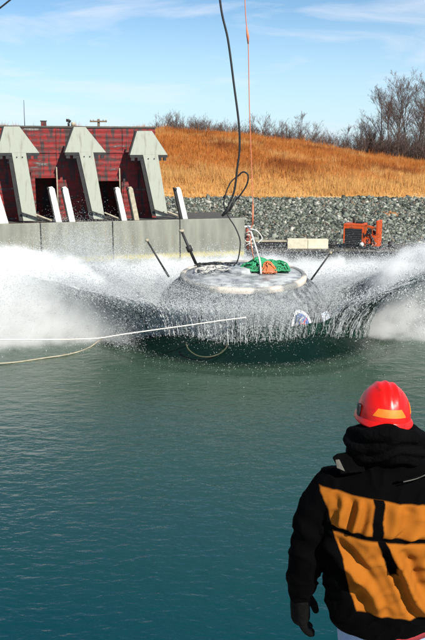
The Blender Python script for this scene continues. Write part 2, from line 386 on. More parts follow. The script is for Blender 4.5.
for i, (px, Y, h) in enumerate(sorted(small)):
    place_tree(protos, i % 3, px, Y, h, 'small leafless tree, %s of those rising above low brush on the crest' % (ORD[i] if i < 8 else 'rightmost'), 'small bare trees along the crest', 10.0)
shr = [tree('bare_shrub', 3.0, s, True) for s in (4, 9, 15)]
k = 0
for px in np.arange(158, 500, 3.7):
    Y = random.uniform(100, 116); h = 2.0 + 1.4 * random.random() + 2.4 * float(sstep(330, 390, px)) + .9 * math.exp(-((px - 300) / 14) ** 2)
    if px < 290: h *= 1.15
    place_tree(shr, k % 3, float(px), Y, h, 'low leafless shrub in the brush line along the hill crest', 'bare shrubs along the crest', 3.0, 'shrub'); k += 1
#SHRUB2
for px in np.arange(350, 490, 7):
    place_tree(shr, k % 3, float(px), random.uniform(110, 122), 4.6 + random.random(), 'low leafless shrub in the brush line along the hill crest', 'bare shrubs along the crest', 3.0, 'shrub'); k += 1

# ------------------------------------------------------------------ barge with grey side and red deckhouse
A0 = P(0, 222, 39.5); B0 = P(245, 216, 43.2)
WU = Vector((B0.x - A0.x, B0.y - A0.y, 0)).normalized(); WN = Vector((-WU.y, WU.x, 0))     # along, away
WRZ = math.atan2(WU.y, WU.x)
def Wl(px, py, off=0.0):
    """pixel -> (s, z) on the barge face plane set back by off"""
    d = ray(px, py); o = Vector((A0.x, A0.y, 0)) + WN * off; t = (o - Vector((0, 0, CH))).dot(WN) / d.dot(WN)
    p = Vector((0, 0, CH)) + d * t; return ((p - Vector((A0.x, A0.y, 0))).dot(WU), p.z)
ZB = 2.42
def panel_material():
    m, nt, b = newmat('grey_hull_paint'); L = nt.links.new; b.inputs['Roughness'].default_value = .55
    tc = nd(nt, 'ShaderNodeTexCoord'); mp = nd(nt, 'ShaderNodeMapping'); mp.inputs['Scale'].default_value = (1.2, 1, .25); L(tc.outputs['Object'], mp.inputs[0])
    n = nd(nt, 'ShaderNodeTexNoise'); n.inputs['Scale'].default_value = 2.2; n.inputs['Detail'].default_value = 8; L(mp.outputs[0], n.inputs['Vector'])
    x = nd(nt, 'ShaderNodeMix'); x.data_type = 'RGBA'; x.inputs['A'].default_value = (.165, .17, .14, 1); x.inputs['B'].default_value = (.245, .25, .205, 1)
    r = nd(nt, 'ShaderNodeMapRange'); r.inputs['From Min'].default_value = .35; r.inputs['From Max'].default_value = .65; L(n.outputs['Fac'], r.inputs['Value']); L(r.outputs[0], x.inputs['Factor'])
    # rust runs and yellow water line stain
    n2 = nd(nt, 'ShaderNodeTexNoise'); n2.inputs['Scale'].default_value = 3.5; n2.inputs['Detail'].default_value = 6; mp2 = nd(nt, 'ShaderNodeMapping'); mp2.inputs['Scale'].default_value = (2.5, 1, .12)
    L(tc.outputs['Object'], mp2.inputs[0]); L(mp2.outputs[0], n2.inputs['Vector'])
    r2 = nd(nt, 'ShaderNodeMapRange'); r2.inputs['From Min'].default_value = .6; r2.inputs['From Max'].default_value = .75; r2.inputs['To Max'].default_value = .55; L(n2.outputs['Fac'], r2.inputs['Value'])
    x2 = nd(nt, 'ShaderNodeMix'); x2.data_type = 'RGBA'; L(x.outputs['Result'], x2.inputs['A']); x2.inputs['B'].default_value = (.24, .16, .08, 1); L(r2.outputs[0], x2.inputs['Factor'])
    sp = nd(nt, 'ShaderNodeSeparateXYZ'); L(tc.outputs['Object'], sp.inputs[0])
    wz = nd(nt, 'ShaderNodeMath', operation='MULTIPLY_ADD'); L(n2.outputs['Fac'], wz.inputs[0]); wz.inputs[1].default_value = .25; L(sp.outputs['Z'], wz.inputs[2])
    r3 = nd(nt, 'ShaderNodeMapRange'); r3.inputs['From Min'].default_value = .86; r3.inputs['From Max'].default_value = .70; L(wz.outputs[0], r3.inputs['Value'])
    x3 = nd(nt, 'ShaderNodeMix'); x3.data_type = 'RGBA'; L(x2.outputs['Result'], x3.inputs['A']); x3.inputs['B'].default_value = (.40, .36, .14, 1); L(r3.outputs[0], x3.inputs['Factor'])
    r4 = nd(nt, 'ShaderNodeMapRange'); r4.inputs['From Min'].default_value = .60; r4.inputs['From Max'].default_value = .50; L(wz.outputs[0], r4.inputs['Value'])
    x4 = nd(nt, 'ShaderNodeMix'); x4.data_type = 'RGBA'; L(x3.outputs['Result'], x4.inputs['A']); x4.inputs['B'].default_value = (.19, .20, .13, 1); L(r4.outputs[0], x4.inputs['Factor'])
    L(x4.outputs['Result'], b.inputs['Base Color'])
    bp = nd(nt, 'ShaderNodeBump'); bp.inputs['Strength'].default_value = .25; bp.inputs['Distance'].default_value = .03; L(n.outputs['Fac'], bp.inputs['Height']); L(bp.outputs[0], b.inputs['Normal'])
    return m
MP = panel_material()
MK = mat('black_steel', (.005, .005, .006), (.018, .017, .016), 6, .6, .2)
MDK = mat('dark_deck', (.05, .05, .045), (.08, .07, .055), 4, .8, .2)
MG = mat('arrow_grey_paint', (.33, .345, .29), (.20, .18, .135), 3.2, .5, .15, 14, stretch=(1.6, 1, .35), lo=.52, hi=.78, detail=9)
MWH = mat('white_paint', (.78, .78, .74), (.55, .54, .48), 5, .5, .1)
MYT = mat('grimy_timber', (.42, .38, .28), (.28, .24, .17), 5, .8, .2)
barge = thing('barge', 'long grey-sided work barge with square hull panels moored behind the splash', 'barge', (A0.x, A0.y, 0), WRZ)
seams = [-9.0, -5.2, -1.55] + [Wl(x, 240)[0] for x in (41, 113, 180)] + [Wl(245, 235)[0]]
for a, b in zip(seams[:-1], seams[1:]):
    MB().box(((a + b) / 2, .13, .86), (b - a - .05, .26, 3.12)).build('hull_panel', MP, barge, bevel=.015)
for s_ in (seams[3], seams[5]):
    MB().box((s_, .06, 1.2), (.045, .1, 2.5)).build('seam_post', MK, barge)
MB().box(((seams[0] + seams[-1]) / 2, 2.6, .9), (seams[-1] - seams[0] - .1, 4.6, 3.0)).build('deck', MDK, barge)
# low kerb rail of clutter along the deck edge
def red_material():
    m, nt, b = newmat('rusty_red_paint'); L = nt.links.new; b.inputs['Roughness'].default_value = .6
    tc = nd(nt, 'ShaderNodeTexCoord'); mp = nd(nt, 'ShaderNodeMapping'); mp.inputs['Scale'].default_value = (.5, 1, 2.4); L(tc.outputs['Object'], mp.inputs[0])
    n = nd(nt, 'ShaderNodeTexNoise'); n.inputs['Scale'].default_value = 1.5; n.inputs['Detail'].default_value = 9; n.inputs['Roughness'].default_value = .68; L(mp.outputs[0], n.inputs['Vector'])
    r = nd(nt, 'ShaderNodeValToRGB'); e = r.color_ramp.elements
    e[0].position = .30; e[0].color = (.05, .045, .042, 1); e[1].position = .43; e[1].color = (.09, .006, .005, 1)
    for p, c in ((.50, (.24, .004, .004, 1)), (.57, (.11, .006, .005, 1)), (.62, (.07, .04, .035, 1)), (.67, (.20, .19, .18, 1))):
        x = e.new(p); x.color = c
    L(n.outputs['Fac'], r.inputs[0])
    mp2 = nd(nt, 'ShaderNodeMapping'); mp2.inputs['Scale'].default_value = (3.2, 1, .5); L(tc.outputs['Object'], mp2.inputs[0])
    n2 = nd(nt, 'ShaderNodeTexNoise'); n2.inputs['Scale'].default_value = 1.7; n2.inputs['Detail'].default_value = 8; L(mp2.outputs[0], n2.inputs['Vector'])
    r2 = nd(nt, 'ShaderNodeMapRange'); r2.inputs['From Min'].default_value = .50; r2.inputs['From Max'].default_value = .60; r2.inputs['To Max'].default_value = .93; L(n2.outputs['Fac'], r2.inputs[0])
    x = nd(nt, 'ShaderNodeMix'); x.data_type = 'RGBA'; L(r.outputs[0], x.inputs['A']); x.inputs['B'].default_value = (.022, .015, .014, 1); L(r2.outputs[0], x.inputs['Factor']); L(x.outputs['Result'], b.inputs['Base Color'])
    wv = nd(nt, 'ShaderNodeTexWave'); wv.bands_direction = 'Z'; wv.inputs['Scale'].default_value = 1.1; L(tc.outputs['Object'], wv.inputs['Vector'])
    bp = nd(nt, 'ShaderNodeBump'); bp.inputs['Strength'].default_value = .3; bp.inputs['Distance'].default_value = .03; L(wv.outputs['Fac'], bp.inputs['Height'])
    bp2 = nd(nt, 'ShaderNodeBump'); bp2.inputs['Strength'].default_value = .5; bp2.inputs['Distance'].default_value = .04; L(n.outputs['Fac'], bp2.inputs['Height']); L(bp.outputs[0], bp2.inputs['Normal']); L(bp2.outputs[0], b.inputs['Normal'])
    return m
MRED = red_material()
RO = 2.1
dh = thing('deckhouse', 'rusty red plated deckhouse with two dark openings behind the grey arrow frames', 'deckhouse', (A0.x, A0.y, 0), WRZ)
zt = Wl(80, 128, RO)[1]; zd = ZB - .03
xl, xr = Wl(0, 160, RO)[0] - 6.5, Wl(155.5, 160, RO)[0]
ops = [(Wl(36, 200, RO)[0], Wl(57, 200, RO)[0], Wl(50, 178, RO)[1]), (Wl(98, 200, RO)[0], Wl(122, 200, RO)[0], Wl(110, 181, RO)[1])]
xs_ = [xl] + [v for o_ in ops for v in o_[:2]] + [xr]
fw = MB()
for i in range(0, len(xs_), 2):
    fw.box(((xs_[i] + xs_[i + 1]) / 2, RO + .05, (zt + zd) / 2), (xs_[i + 1] - xs_[i], .1, zt - zd))
for a, b, z in ops: fw.box(((a + b) / 2, RO + .05, (z + zt) / 2), (b - a, .1, zt - z))
fw.build('wall', MRED, dh)
MB().box((xl + .05, RO + 1.2, (zt + zd) / 2), (.1, 2.2, zt - zd)).build('wall', MRED, dh)
MB().box((xr - .05, RO + 1.2, (zt + zd) / 2), (.1, 2.2, zt - zd)).build('wall', MRED, dh)
MB().box(((xl + xr) / 2, RO + 2.35, (zt + zd) / 2), (xr - xl, .1, zt - zd)).build('wall', MRED, dh)
MB().box(((xl + xr) / 2, RO + 1.2, zt + .05), (xr - xl + .1, 2.5, .09)).build('roof', MDK, dh)
# rub rails and ribs on the plating
for zz in (.33, .62):
    for (a, b) in ((xl, xs_[1] if zz < .5 else xr),):
        if zz > .5: MB().box(((a + b) / 2, RO - .02, zd + (zt - zd) * zz + .55), (b - a, .04, .05)).build('rub_rail', MRED, dh)
for s_ in (xs_[2] + .1, xs_[3] - .12, xs_[4] + .12, xr - .9):
    MB().box((s_, RO - .02, (zt + zd) / 2), (.06, .05, zt - zd - .1)).build('stiffener', MRED, dh)
def on_deck(px, py, off):
    s_, z = Wl(px, py, off); return s_, z
# arrow frames
arrows = [
    ('grey arrow shaped steel frame at the left, just below the thin mast', [(4, 126.5), (19.4, 126.5), (39.4, 153), (26, 153), (37.6, 221), (23.3, 221), (11.7, 153), (-3, 153)]),
    ('grey arrow shaped steel frame in the middle of the row below the far utility pole', [(73.8, 127), (85.5, 127), (106.2, 152.5), (93.3, 152.5), (105, 219), (93.8, 219), (79, 152.5), (64.8, 152.5)]),
    ('grey arrow shaped steel frame at the right end of the red deckhouse against the grass', [(137, 131), (152, 131), (167.7, 155), (158, 155), (168, 216), (156, 216), (143, 155), (130, 155)])]
AO = .75
for lab, pts in arrows:
    q = [Wl(x, y, AO) for x, y in pts]; base = (q[4][0] + q[5][0]) / 2
    o = thing('arrow_frame', lab, 'steel frame', Vector((A0.x, A0.y, ZB)) + WU * base + WN * AO, WRZ, 'arrow frames along the barge')
    pl = [(s_ - base, z - ZB) for s_, z in q]
    X, Z, D = Vector((1, 0, 0)), Vector((0, 0, 1)), Vector((0, .06, 0))
    MB().prism([pl[0], pl[1], pl[2], pl[7]], (0, 0, 0), X, Z, D).build('head_plate', MG, o, bevel=.01)
    MB().prism([pl[3], pl[4], pl[5], pl[6]], (0, .002, 0), X, Z, D).build('shaft_plate', MG, o, bevel=.01)
    # black side web behind the left edge of shaft and head
    a, b = Vector((pl[6][0], 0, pl[6][1])), Vector((pl[5][0], 0, pl[5][1]))
    MB().prism([(a.x - .20, a.z), (a.x, a.z), (b.x, b.z), (b.x - .20, b.z)], (0, .05, 0), X, Z, Vector((0, .25, 0))).build('side_web', MK, o)
    c, d = pl[0], pl[7]
    MB().prism([(c[0] - .07, c[1]), (c[0] + .02, c[1]), (d[0] + .04, d[1]), (d[0] - .07, d[1])], (0, .063, 0), X, Z, Vector((0, .2, 0))).build('side_web', MK, o)
    for (e0, e1) in ((pl[7], pl[6]), (pl[3], pl[2])):
        x0, x1 = e0[0], e1[0]; z0 = e0[1]; br = MB().box(((x0 + x1) / 2, .12, z0 - .07), (x1 - x0, .2, .13))
        w3 = (x1 - x0)
        for kk in (.22, .72): br.box((x0 + w3 * kk, .12, z0 - .2), (w3 * .28, .18, .18))
        br.build('bracket', MK, o)
    bx = (pl[4][0] + pl[5][0]) / 2
    for (f0, f1) in ((.06, .30), (.06, .70), (.93, .30), (.93, .70)):
        L_, R_ = Vector((pl[6][0], 0, pl[6][1])).lerp(Vector((pl[5][0], 0, pl[5][1])), f0), Vector((pl[3][0], 0, pl[3][1])).lerp(Vector((pl[4][0], 0, pl[4][1])), f0); c_ = L_.lerp(R_, f1)
        MB().tube([c_ + Vector((0, -.025, 0)), c_ + Vector((0, .01, 0))], .035, 8).build('bolt', MK, o)
    MB().bar((bx - .45, -.1, .50), (bx + .75, -.1, .06), .07, .07).build('brace', MK, o)
    MB().bar((bx + .25, -.22, .42), (bx + 1.05, -.22, .08), .06, .06).build('brace', MYT, o)
# white leaning posts
posts = [
    ((-6, 188), (4, 221), 9, 'white leaning post cut by the left edge of the photo'),
    ((51.5, 186.5), (59, 221), 6, 'white leaning post left of the pair before the first dark opening'),
    ((65, 186.5), (72.5, 221), 6, 'white leaning post right of the pair between the left and middle arrow frames'),
    ((117.5, 187), (124.5, 218.5), 5.5, 'white leaning post before the second dark opening beside the thin rod'),
    ((130.5, 186.5), (137, 218.5), 5.2, 'cream leaning post close left of the right arrow frame'),
    ((178.5, 187), (185.5, 217.5), 5.5, 'white leaning post with black side standing alone at the right of all arrows')]
for (t0, b0, wd, lab) in posts:
    T = Wl(*t0, .35); B = Wl(*b0, .35); ww = wd / 20.5
    o = thing('leaning_post', lab, 'post', Vector((A0.x, A0.y, ZB)) + WU * B[0] + WN * .35, WRZ, 'short leaning posts along the barge edge')
    dz = T[1] - ZB; dx = T[0] - B[0]
    cream = 'cream' in lab
    MB().prism([(-ww * .5, 0), (ww * .5, 0), (dx + ww * .5, dz - .12), (dx + ww * .1, dz), (dx - ww * .5, dz - .03)], (0, 0, 0), Vector((1, 0, 0)), Vector((0, 0, 1)), Vector((0, .05, 0))).build('face_plate', MYT if cream else MWH, o, bevel=.008)
    bw = .13 if 'black side' in lab else .07
    MB().prism([(-ww * .5 - bw, 0), (-ww * .5, 0), (dx - ww * .5, dz - .04), (dx - ww * .5 - bw, dz - .02)], (0, .02, 0), Vector((1, 0, 0)), Vector((0, 0, 1)), Vector((0, .22, 0))).build('side_web', MK, o)
    MB().box((dx - ww * .5 - .02, -.03, dz - .1), (.12, .06, .08)).build('bolt_lug', MK, o)
for px, py0, py1, lab in ((56.5, 167, 221, 'thin upright rod between the two white posts before the left opening'), (119.5, 168, 219, 'thin upright rod rising behind the white post at the second opening')):
    a, b = Wl(px, py0, .6), Wl(px, py1, .6); zz = a[1]
    m = MB().tube([(0, 0, 0), (0, 0, zz - ZB)], .028, 6); o = m.build('steel_rod', MYT, None, True, loc=Vector((A0.x, A0.y, ZB)) + WU * a[0] + WN * .6); tag(o, lab, 'rod')
# roof clutter
s_, z = Wl(23.5, 100, RO + .8); zr = zt + .095
tag(MB().tube([(0, 0, 0), (.01, 0, z - zr)], [.02, .012], 6).build('thin_mast', MK, None, True, loc=Vector((A0.x, A0.y, zr)) + WU * s_ + WN * (RO + .8)), 'thin dark mast rising from the red deckhouse roof', 'mast')
s_, z = Wl(43.5, 121.5, RO + .8); o = thing('roof_hatch', 'small square red hatch box on the deckhouse roof', 'hatch', Vector((A0.x, A0.y, zr)) + WU * s_ + WN * (RO + .8), WRZ)
MB().box((0, 0, .12), (.26, .26, .24)).build('coaming', MRED, o); MB().box((0, 0, .265), (.32, .32, .05)).build('lid', MDK, o)
s_, z = Wl(68.5, 120, RO + .8); o = thing('vent_pipe', 'dark hooked vent pipe with a pale drum beside it on the deckhouse roof', 'vent', Vector((A0.x, A0.y, zr)) + WU * s_ + WN * (RO + .8), WRZ)
MB().tube([(0, 0, 0), (0, 0, z - zr - .12)], .06, 8).build('pipe', MK, o, True); MB().tube([(-.12, 0, z - zr - .02), (0, 0, z - zr - .02), (.1, 0, z - zr - .1)], .08, 8).build('cowl', MK, o, True)
MB().tube([(.24, 0, 0), (.24, 0, .22)], .12, 12).build('drum', MYT, o, True)
# utility pole beyond
px = P(98.5, 119, 75); gz = float(terr(px.x, 75))
o = thing('utility_pole', 'wooden utility pole with crossarm showing above the red roof', 'utility pole', (px.x, 75, gz - .3))
hp = px.z - gz + .3
MWD = mat('pole_wood', (.16, .11, .07), (.10, .07, .05), 5, .9)
MB().tube([(0, 0, 0), (0, 0, hp)], [.15, .11], 8).build('pole', MWD, o, True); MB().box((0, -.14, hp - .22), (1.55, .1, .13)).build('crossarm', MWD, o)
for xx in (-.7, -.45, .45, .7): MB().tube([(xx, -.14, hp - .155), (xx, -.14, hp - .03)], .045, 6).build('insulator', MYT, o, True)

# ------------------------------------------------------------------ low dock, beams, machine
DZ = .62; dx0, dx1 = P(246, 250, 44.5).x, P(470, 250, 44.5).x
dock = thing('floating_dock', 'low black-sided floating dock under the orange machine', 'dock', ((dx0 + dx1) / 2, 45.3, 0))
MB().box((0, 0, DZ - .06), (dx1 - dx0, 2.9, .12)).build('deck', MDK, dock, bevel=.02)
MB().box((0, 0, .12), (dx1 - dx0 - .2, 2.7, .76)).build('float', MK, dock)
a, b = P(287, 245, 44.6), P(327.5, 245, 44.6)
o = thing('concrete_beam', 'pale square block beam lying on the dock beside the orange machine', 'beam', ((a.x + b.x) / 2, 44.6, DZ))
wB = b.x - a.x
MB().box((-wB / 4 - .003, 0, .27), (wB / 2 - .01, .5, .54)).build('block', mat('pale_concrete', (.62, .56, .42), (.48, .43, .33), 4, .8, .2), o, bevel=.02)
MB().box((wB / 4 + .003, 0, .26), (wB / 2 - .01, .5, .52)).build('block', mat('pale_concrete2', (.56, .50, .37), (.66, .60, .46), 3, .8, .2), o, bevel=.02)
a2 = P(255, 245, 44.6)
o = thing('dark_beam', 'black steel beam with pale top edge between barge end and pale block', 'beam', ((a2.x + a.x) / 2, 44.65, DZ))
MB().box((0, 0, .19), (a.x - a2.x - .05, .4, .38)).build('web', MK, o); MB().box((0, 0, .41), (a.x - a2.x - .05, .5, .06)).build('flange', MYT, o)
pr = P(247.5, 232, 43.9)
o = thing('mooring_post', 'dull red mooring post at the barge end with white rope on it', 'post', (pr.x, 43.95, DZ))
MB().tube([(0, 0, 0), (0, 0, 1.25)], .10, 10).build('shaft', mat('dull_red', (.30, .07, .045), (.2, .06, .05), 6, .7), o, True); MB().box((0, 0, 1.28), (.34, .3, .08)).build('cap', MWH, o, bevel=.01)
lp = []
for kk in range(90):
    t = kk / 89; lp.append((.22 * math.cos(t * 25) * (1 - .2 * t) + .08, .22 * math.sin(t * 25), .1 + 1.0 * t + .08 * math.sin(t * 40)))
tag(MB().tube(lp, .03, 6).build('mooring_rope', MWH, None, True, loc=(pr.x, 43.95, DZ)), 'white rope wound loosely round the dull red mooring post', 'rope')

MOR = mat('machine_orange', (.55, .075, .008), (.12, .03, .015), 5, .45, .1, lo=.52, hi=.70, detail=9)
def machine():
    c = P(362, 250, 44.9)
    o = thing('orange_machine', 'small orange engine-driven winch with black radiator on the dock', 'machine', (c.x, 44.9, DZ), R(-24))
    def B(n, c, s, m, bv=.015): return MB().box(c, s).build(n, m, o, bevel=bv)
    B('skid', (0, 0, .08), (2.05, 1.3, .14), MK)
    B('engine_block', (.1, .1, .55), (.9, .7, .75), MK)
    h = MB().box((-.42, 0, 1.30), (1.10, 1.05, .12)).box((-.93, -.02, .75), (.08, 1.05, .98)).box((.13, -.46, .75), (.13, .12, 1.1)).box((-.42, -.5, 1.16), (1.08, .06, .14))
    h.build('hood', MOR, o, bevel=.02)
    g = B('radiator_grille', (-.40, -.49, .66), (.98, .06, .92), MK)
    sl = MB()
    for kk in range(9): sl.box((-.40, -.53, .26 + kk * .1), (.9, .02, .03))
    sl.build('slats', mat('grille_grey', (.04, .04, .04), (.07, .07, .07), 8, .5), o)
    MB().tube([(-.55, .1, 1.3), (-.55, .1, 1.62), (-.62, .1, 1.70)], .065, 10).build('exhaust_pipe', MK, o, True)
    f = MB()
    f.bar((.22, -.45, .15), (.30, -.45, 1.34), .12, .12).bar((.22, -.45, 1.30), (.95, -.45, 1.12), .12, .12).bar((.50, -.45, .3), (.62, -.45, 1.2), .12, .1).bar((.25, -.45, .55), (.95, -.45, .75), .1, .1)
    f.build('side_frame', MOR, o, bevel=.012)
    f = MB().box((.93, -.1, .85), (.16, .85, 1.45)).box((.80, -.48, .45), (.30, .1, .62)); f.build('end_panel', MOR, o, bevel=.03)
    MB().tube([(.45, -.35, .62), (.45, .35, .62)], .24, 16).build('drum', MK, o, True)
    for e in (-.36, .36): MB().tube([(.45, e - .025, .62), (.45, e + .025, .62)], .36, 18).build('drum_flange', MOR, o, False)
    MB().tube([(.1, -.62, .24), (.1, -.3, .24)], .12, 12).build('air_tank', MWH, o, True)
    MB().tube(curve_pts([(.15, -.5, .9), (.3, -.58, .7), (.45, -.56, .95), (.7, -.55, .6), (.85, -.55, .3)], 6), .03, 6).build('hose', MK, o, True)
    MB().tube(curve_pts([(.2, -.5, .35), (.4, -.6, .2), (.7, -.62, .22), (1.05, -.6, .12)], 6), .025, 6).build('hose', MK, o, True)
    B('control_box', (.52, -.50, .98), (.24, .1, .28), MK)
    B('tool_tray', (-.2, .1, 1.40), (.4, .5, .08), MK)
    MB().tube([(.65, -.3, 1.1), (.72, -.34, 1.55)], .02, 6).build('lever', MK, o, True)
machine()
# scrap bits on dock
for px, hh, lab in ((391, .34, 'small dark drum standing right of the orange machine'), (333, .38, 'black ribbed drum between pale block and orange machine')):
    p = P(px, 250, 44.8); o = thing('steel_drum', lab, 'drum', (p.x, 44.8, DZ)); MB().tube([(0, 0, 0), (0, 0, hh)], .2, 16).build('body', MK, o, True)
    MB().tube([(0, 0, hh * .5 - .02), (0, 0, hh * .5 + .02)], .212, 16).build('rib', MK, o, True)

# ------------------------------------------------------------------ capsule
DT = P(243, 273, CY); DZ0 = DT.z
cap = thing('space_capsule', 'big dark cone shaped test capsule with flat round top plunging into the pond', 'capsule', (DT.x, CY, 0))
cap.rotation_euler = (R(4.5), 0, 0)
MCAP = mat('capsule_skin', (.06, .065, .07), (.30, .31, .31), 5, .6, .15, 20, lo=.45, hi=.75, detail=12)
MDISC = mat('capsule_deck', (.42, .44, .44), (.17, .18, .19), 3.2, .4, .2, 24, lo=.40, hi=.62, detail=12)
MRIM = mat('rim_primer', (.62, .55, .46), (.20, .20, .19), 1.1, .6, .2, 20, lo=.46, hi=.56, detail=10)
zt_ = DZ0; rT = 2.06
MB().lathe([(rT + .02, zt_ - .14), (2.38, zt_ - .38), (2.72, 1.25), (3.02, .55), (3.16, 0.0), (3.25, -.6), (2.6, -1.3), (0.01, -1.5)], n=96).build('cone', MCAP, cap, True)
MB().lathe([(0.001, zt_ + .03), (1.2, zt_ + .025), (1.91, zt_), (1.92, zt_ - .1)], n=96).build('top_deck', MDISC, cap, True)
MB().lathe([(1.90, zt_ - .06), (1.90, zt_ + .012), (1.92, zt_ + .025), (2.03, zt_ + .02), (2.06, zt_), (2.07, zt_ - .07), (2.06, zt_ - .16)], n=96).build('rim', MRIM, cap, True)
MB().lathe([(.42, zt_ + .02), (.42, zt_ + .14), (.36, zt_ + .17), (.001, zt_ + .17)], c=(-.1, .2, 0), n=32).build('hatch', MDISC, cap, True)
for (a, b, rr) in (((147, 240.5), (169, 277), .035), ((181.5, 231), (196, 264), .055), ((330.5, 253), (311, 280), .032)):
    Yb = CY + (.1 if a[0] != 181.5 else .9); p0 = P(*b, Yb); p1 = P(*a, Yb)
    M = MB().tube([p1, p0], [rr * .8, rr], 8)
    o = bpy.data.objects.new('antenna_rod', None)
    inv = (Matrix.Translation(cap.location) @ cap.rotation_euler.to_matrix().to_4x4()).inverted()
    M.v = [inv @ v for v in M.v]
    ob = M.build('antenna_rod', MK, cap, True)
    e = MB(); tip = inv @ p1; e.tube([tip + Vector((0, 0, -.03)), tip + Vector((0, 0, .05))], rr * 1.7, 8).build('tip', MYT, ob, True)
    if rr > .05:
        mid = [inv @ (p1.lerp(p0, t)) for t in (.45, .62)]; MB().tube(mid, .1, 8).build('coupling', MK, ob, True)
# round emblem and pale patch on the cone side
def cone_patch(name, ang, z, rad, m, parent, lift, shape=None, n=28):
    """disc-like patch lying on the cone surface"""
    def surf(u, v):
        zz = z + v; r = np.interp(zz, [-.6, 0, .55, 1.25, zt_ - .38, zt_ - .14], [3.25, 3.16, 3.02, 2.72, 2.38, rT + .02]) + lift; a = ang + u / 2.7
        return Vector((r * math.sin(a), -r * math.cos(a), zz))
    mb = MB(); pts = shape or [(rad * math.cos(t * 2 * math.pi / n), rad * math.sin(t * 2 * math.pi / n)) for t in range(n)]
    cu = sum(p[0] for p in pts) / len(pts); cv = sum(p[1] for p in pts) / len(pts)
    vs = [surf(cu, cv)] + [surf(*p) for p in pts]
    mb.add(vs, [[0, 1 + i, 1 + (i + 1) % len(pts)] for i in range(len(pts))])
    return mb.build(name, m, parent)
MBL = mat('emblem_blue', (.03, .09, .38), (.05, .12, .42), 6, .4); MRD = mat('emblem_red', (.65, .03, .03), (.5, .04, .04), 6, .4); MPB = mat('pale_blue', (.55, .62, .78), (.66, .70, .80), 4, .4); MWE = mat('emblem_white', (.9, .9, .9), (.82, .83, .86), 4, .4)
ea, ez = math.asin(1.72 / 2.85), 1.04
cone_patch('emblem', ea, ez, .38, MWE, cap, .02)
em = cap.children[-1]
cone_patch('emblem_disc', ea, ez, .28, MBL, cap, .03)
cone_patch('emblem_swoosh', ea, ez, .2, MRD, cap, .042, [(-.05, .10), (.0, .02), (.30, .16), (.08, .0), (.24, -.17), (-.02, -.04), (-.26, -.20), (-.08, .02)])
cone_patch('emblem_arc', ea, ez, .2, MWE, cap, .042, [(-.24, .02), (-.1, .12), (.1, .19), (.12, .15), (-.08, .08), (-.2, -.02)])
fa = math.asin(.90)
cone_patch('pale_patch', fa, .92, .2, MPB, cap, .03, [(-.3, -.12), (.28, -.15), (.3, .16), (-.28, .2)])
#CAPSULE_EXTRA

# green net heap, orange float, rope tangle: resting on the disc
TILTM = cap.rotation_euler.to_matrix()
def on_disc(px, py):
    # intersect ray with tilted disc plane
    n = TILTM @ Vector((0, 0, 1)); o = cap.location + TILTM @ Vector((0, 0, zt_ + .05)); d = ray(px, py)
    t = (o - Vector((0, 0, CH))).dot(n) / d.dot(n); return Vector((0, 0, CH)) + d * t
MNET = mat('net_green', (.012, .20, .075), (.03, .32, .14), 6, .6); MNET2 = mat('net_dark', (.008, .06, .03), (.02, .13, .06), 9, .8, .8, 30)
def heap(name, px0, px1, py, hgt, m, mi, seed, strands, rad, label, cat, depth=.35):
    rd = random.Random(seed); a, b = on_disc(px0, py), on_disc(px1, py); c = (a + b) / 2; hw = (b - a).length / 2
    o = thing(name, label, cat, c)
    def top(x, y):
        e = max(0, 1 - (x / hw) ** 2 - (y / depth) ** 2); return hgt * e ** .5 * (.65 + .5 * mnoise.noise(Vector((x * 2.1 + seed, y * 2.6, seed))))
    mb = MB(); n = 26
    for i in range(n):
        for j in range(12):
            x = hw * (-1 + 2 * i / (n - 1)); y = depth * (-1 + 2 * j / 11); mb.v.append(Vector((x, y, top(x, y) - .02 + .03 * rd.random())))
    for i in range(n - 1):
        for j in range(11): mb.f.append([i * 12 + j, (i + 1) * 12 + j, (i + 1) * 12 + j + 1, i * 12 + j + 1])
    if mi: mb.build('core', mi, o, True)
    st = MB()
    for s in range(strands):
        x, y = rd.uniform(-hw, hw) * .9, rd.uniform(-depth, depth) * .8; an = rd.uniform(0, 6.28); pts = []
        for kk in range(14):
            an += rd.gauss(0, .7); x += .07 * math.cos(an); y += .05 * math.sin(an); x = max(-hw, min(hw, x)); y = max(-depth, min(depth, y))
            pts.append(Vector((x, y, top(x, y) + .02 + .05 * rd.random() * (1 if hgt > .15 else .6))))
        st.tube(curve_pts(pts, 2), rad, 4)
    st.build('strands', m, o, True); return o
heap('net_heap', 240, 289, 270, .44, MNET, MNET2, 5, 85, .022, 'bright green net bundled on the right half of the capsule top', 'net', .42)
heap('float_bag', 262, 276, 272.5, .42, mat('float_orange', (.75, .16, .04), (.55, .2, .1), 8, .5), mat('float_orange2', (.5, .13, .04), (.35, .1, .04), 8, .7), 8, 12, .02, 'small orange bundle tied into the green net', 'bundle', .2)
heap('rope_tangle', 195, 238, 271, .15, mat('grey_rope', (.55, .54, .50), (.28, .27, .26), 9, .7), None, 12, 26, .022, 'tangle of grey and white rope lying left of the green net', 'rope', .5)
heap('dark_line_tangle', 196, 240, 266, .08, MK, None, 21, 14, .018, 'thin black lines scattered over the far left of the capsule top', 'rope', .5)

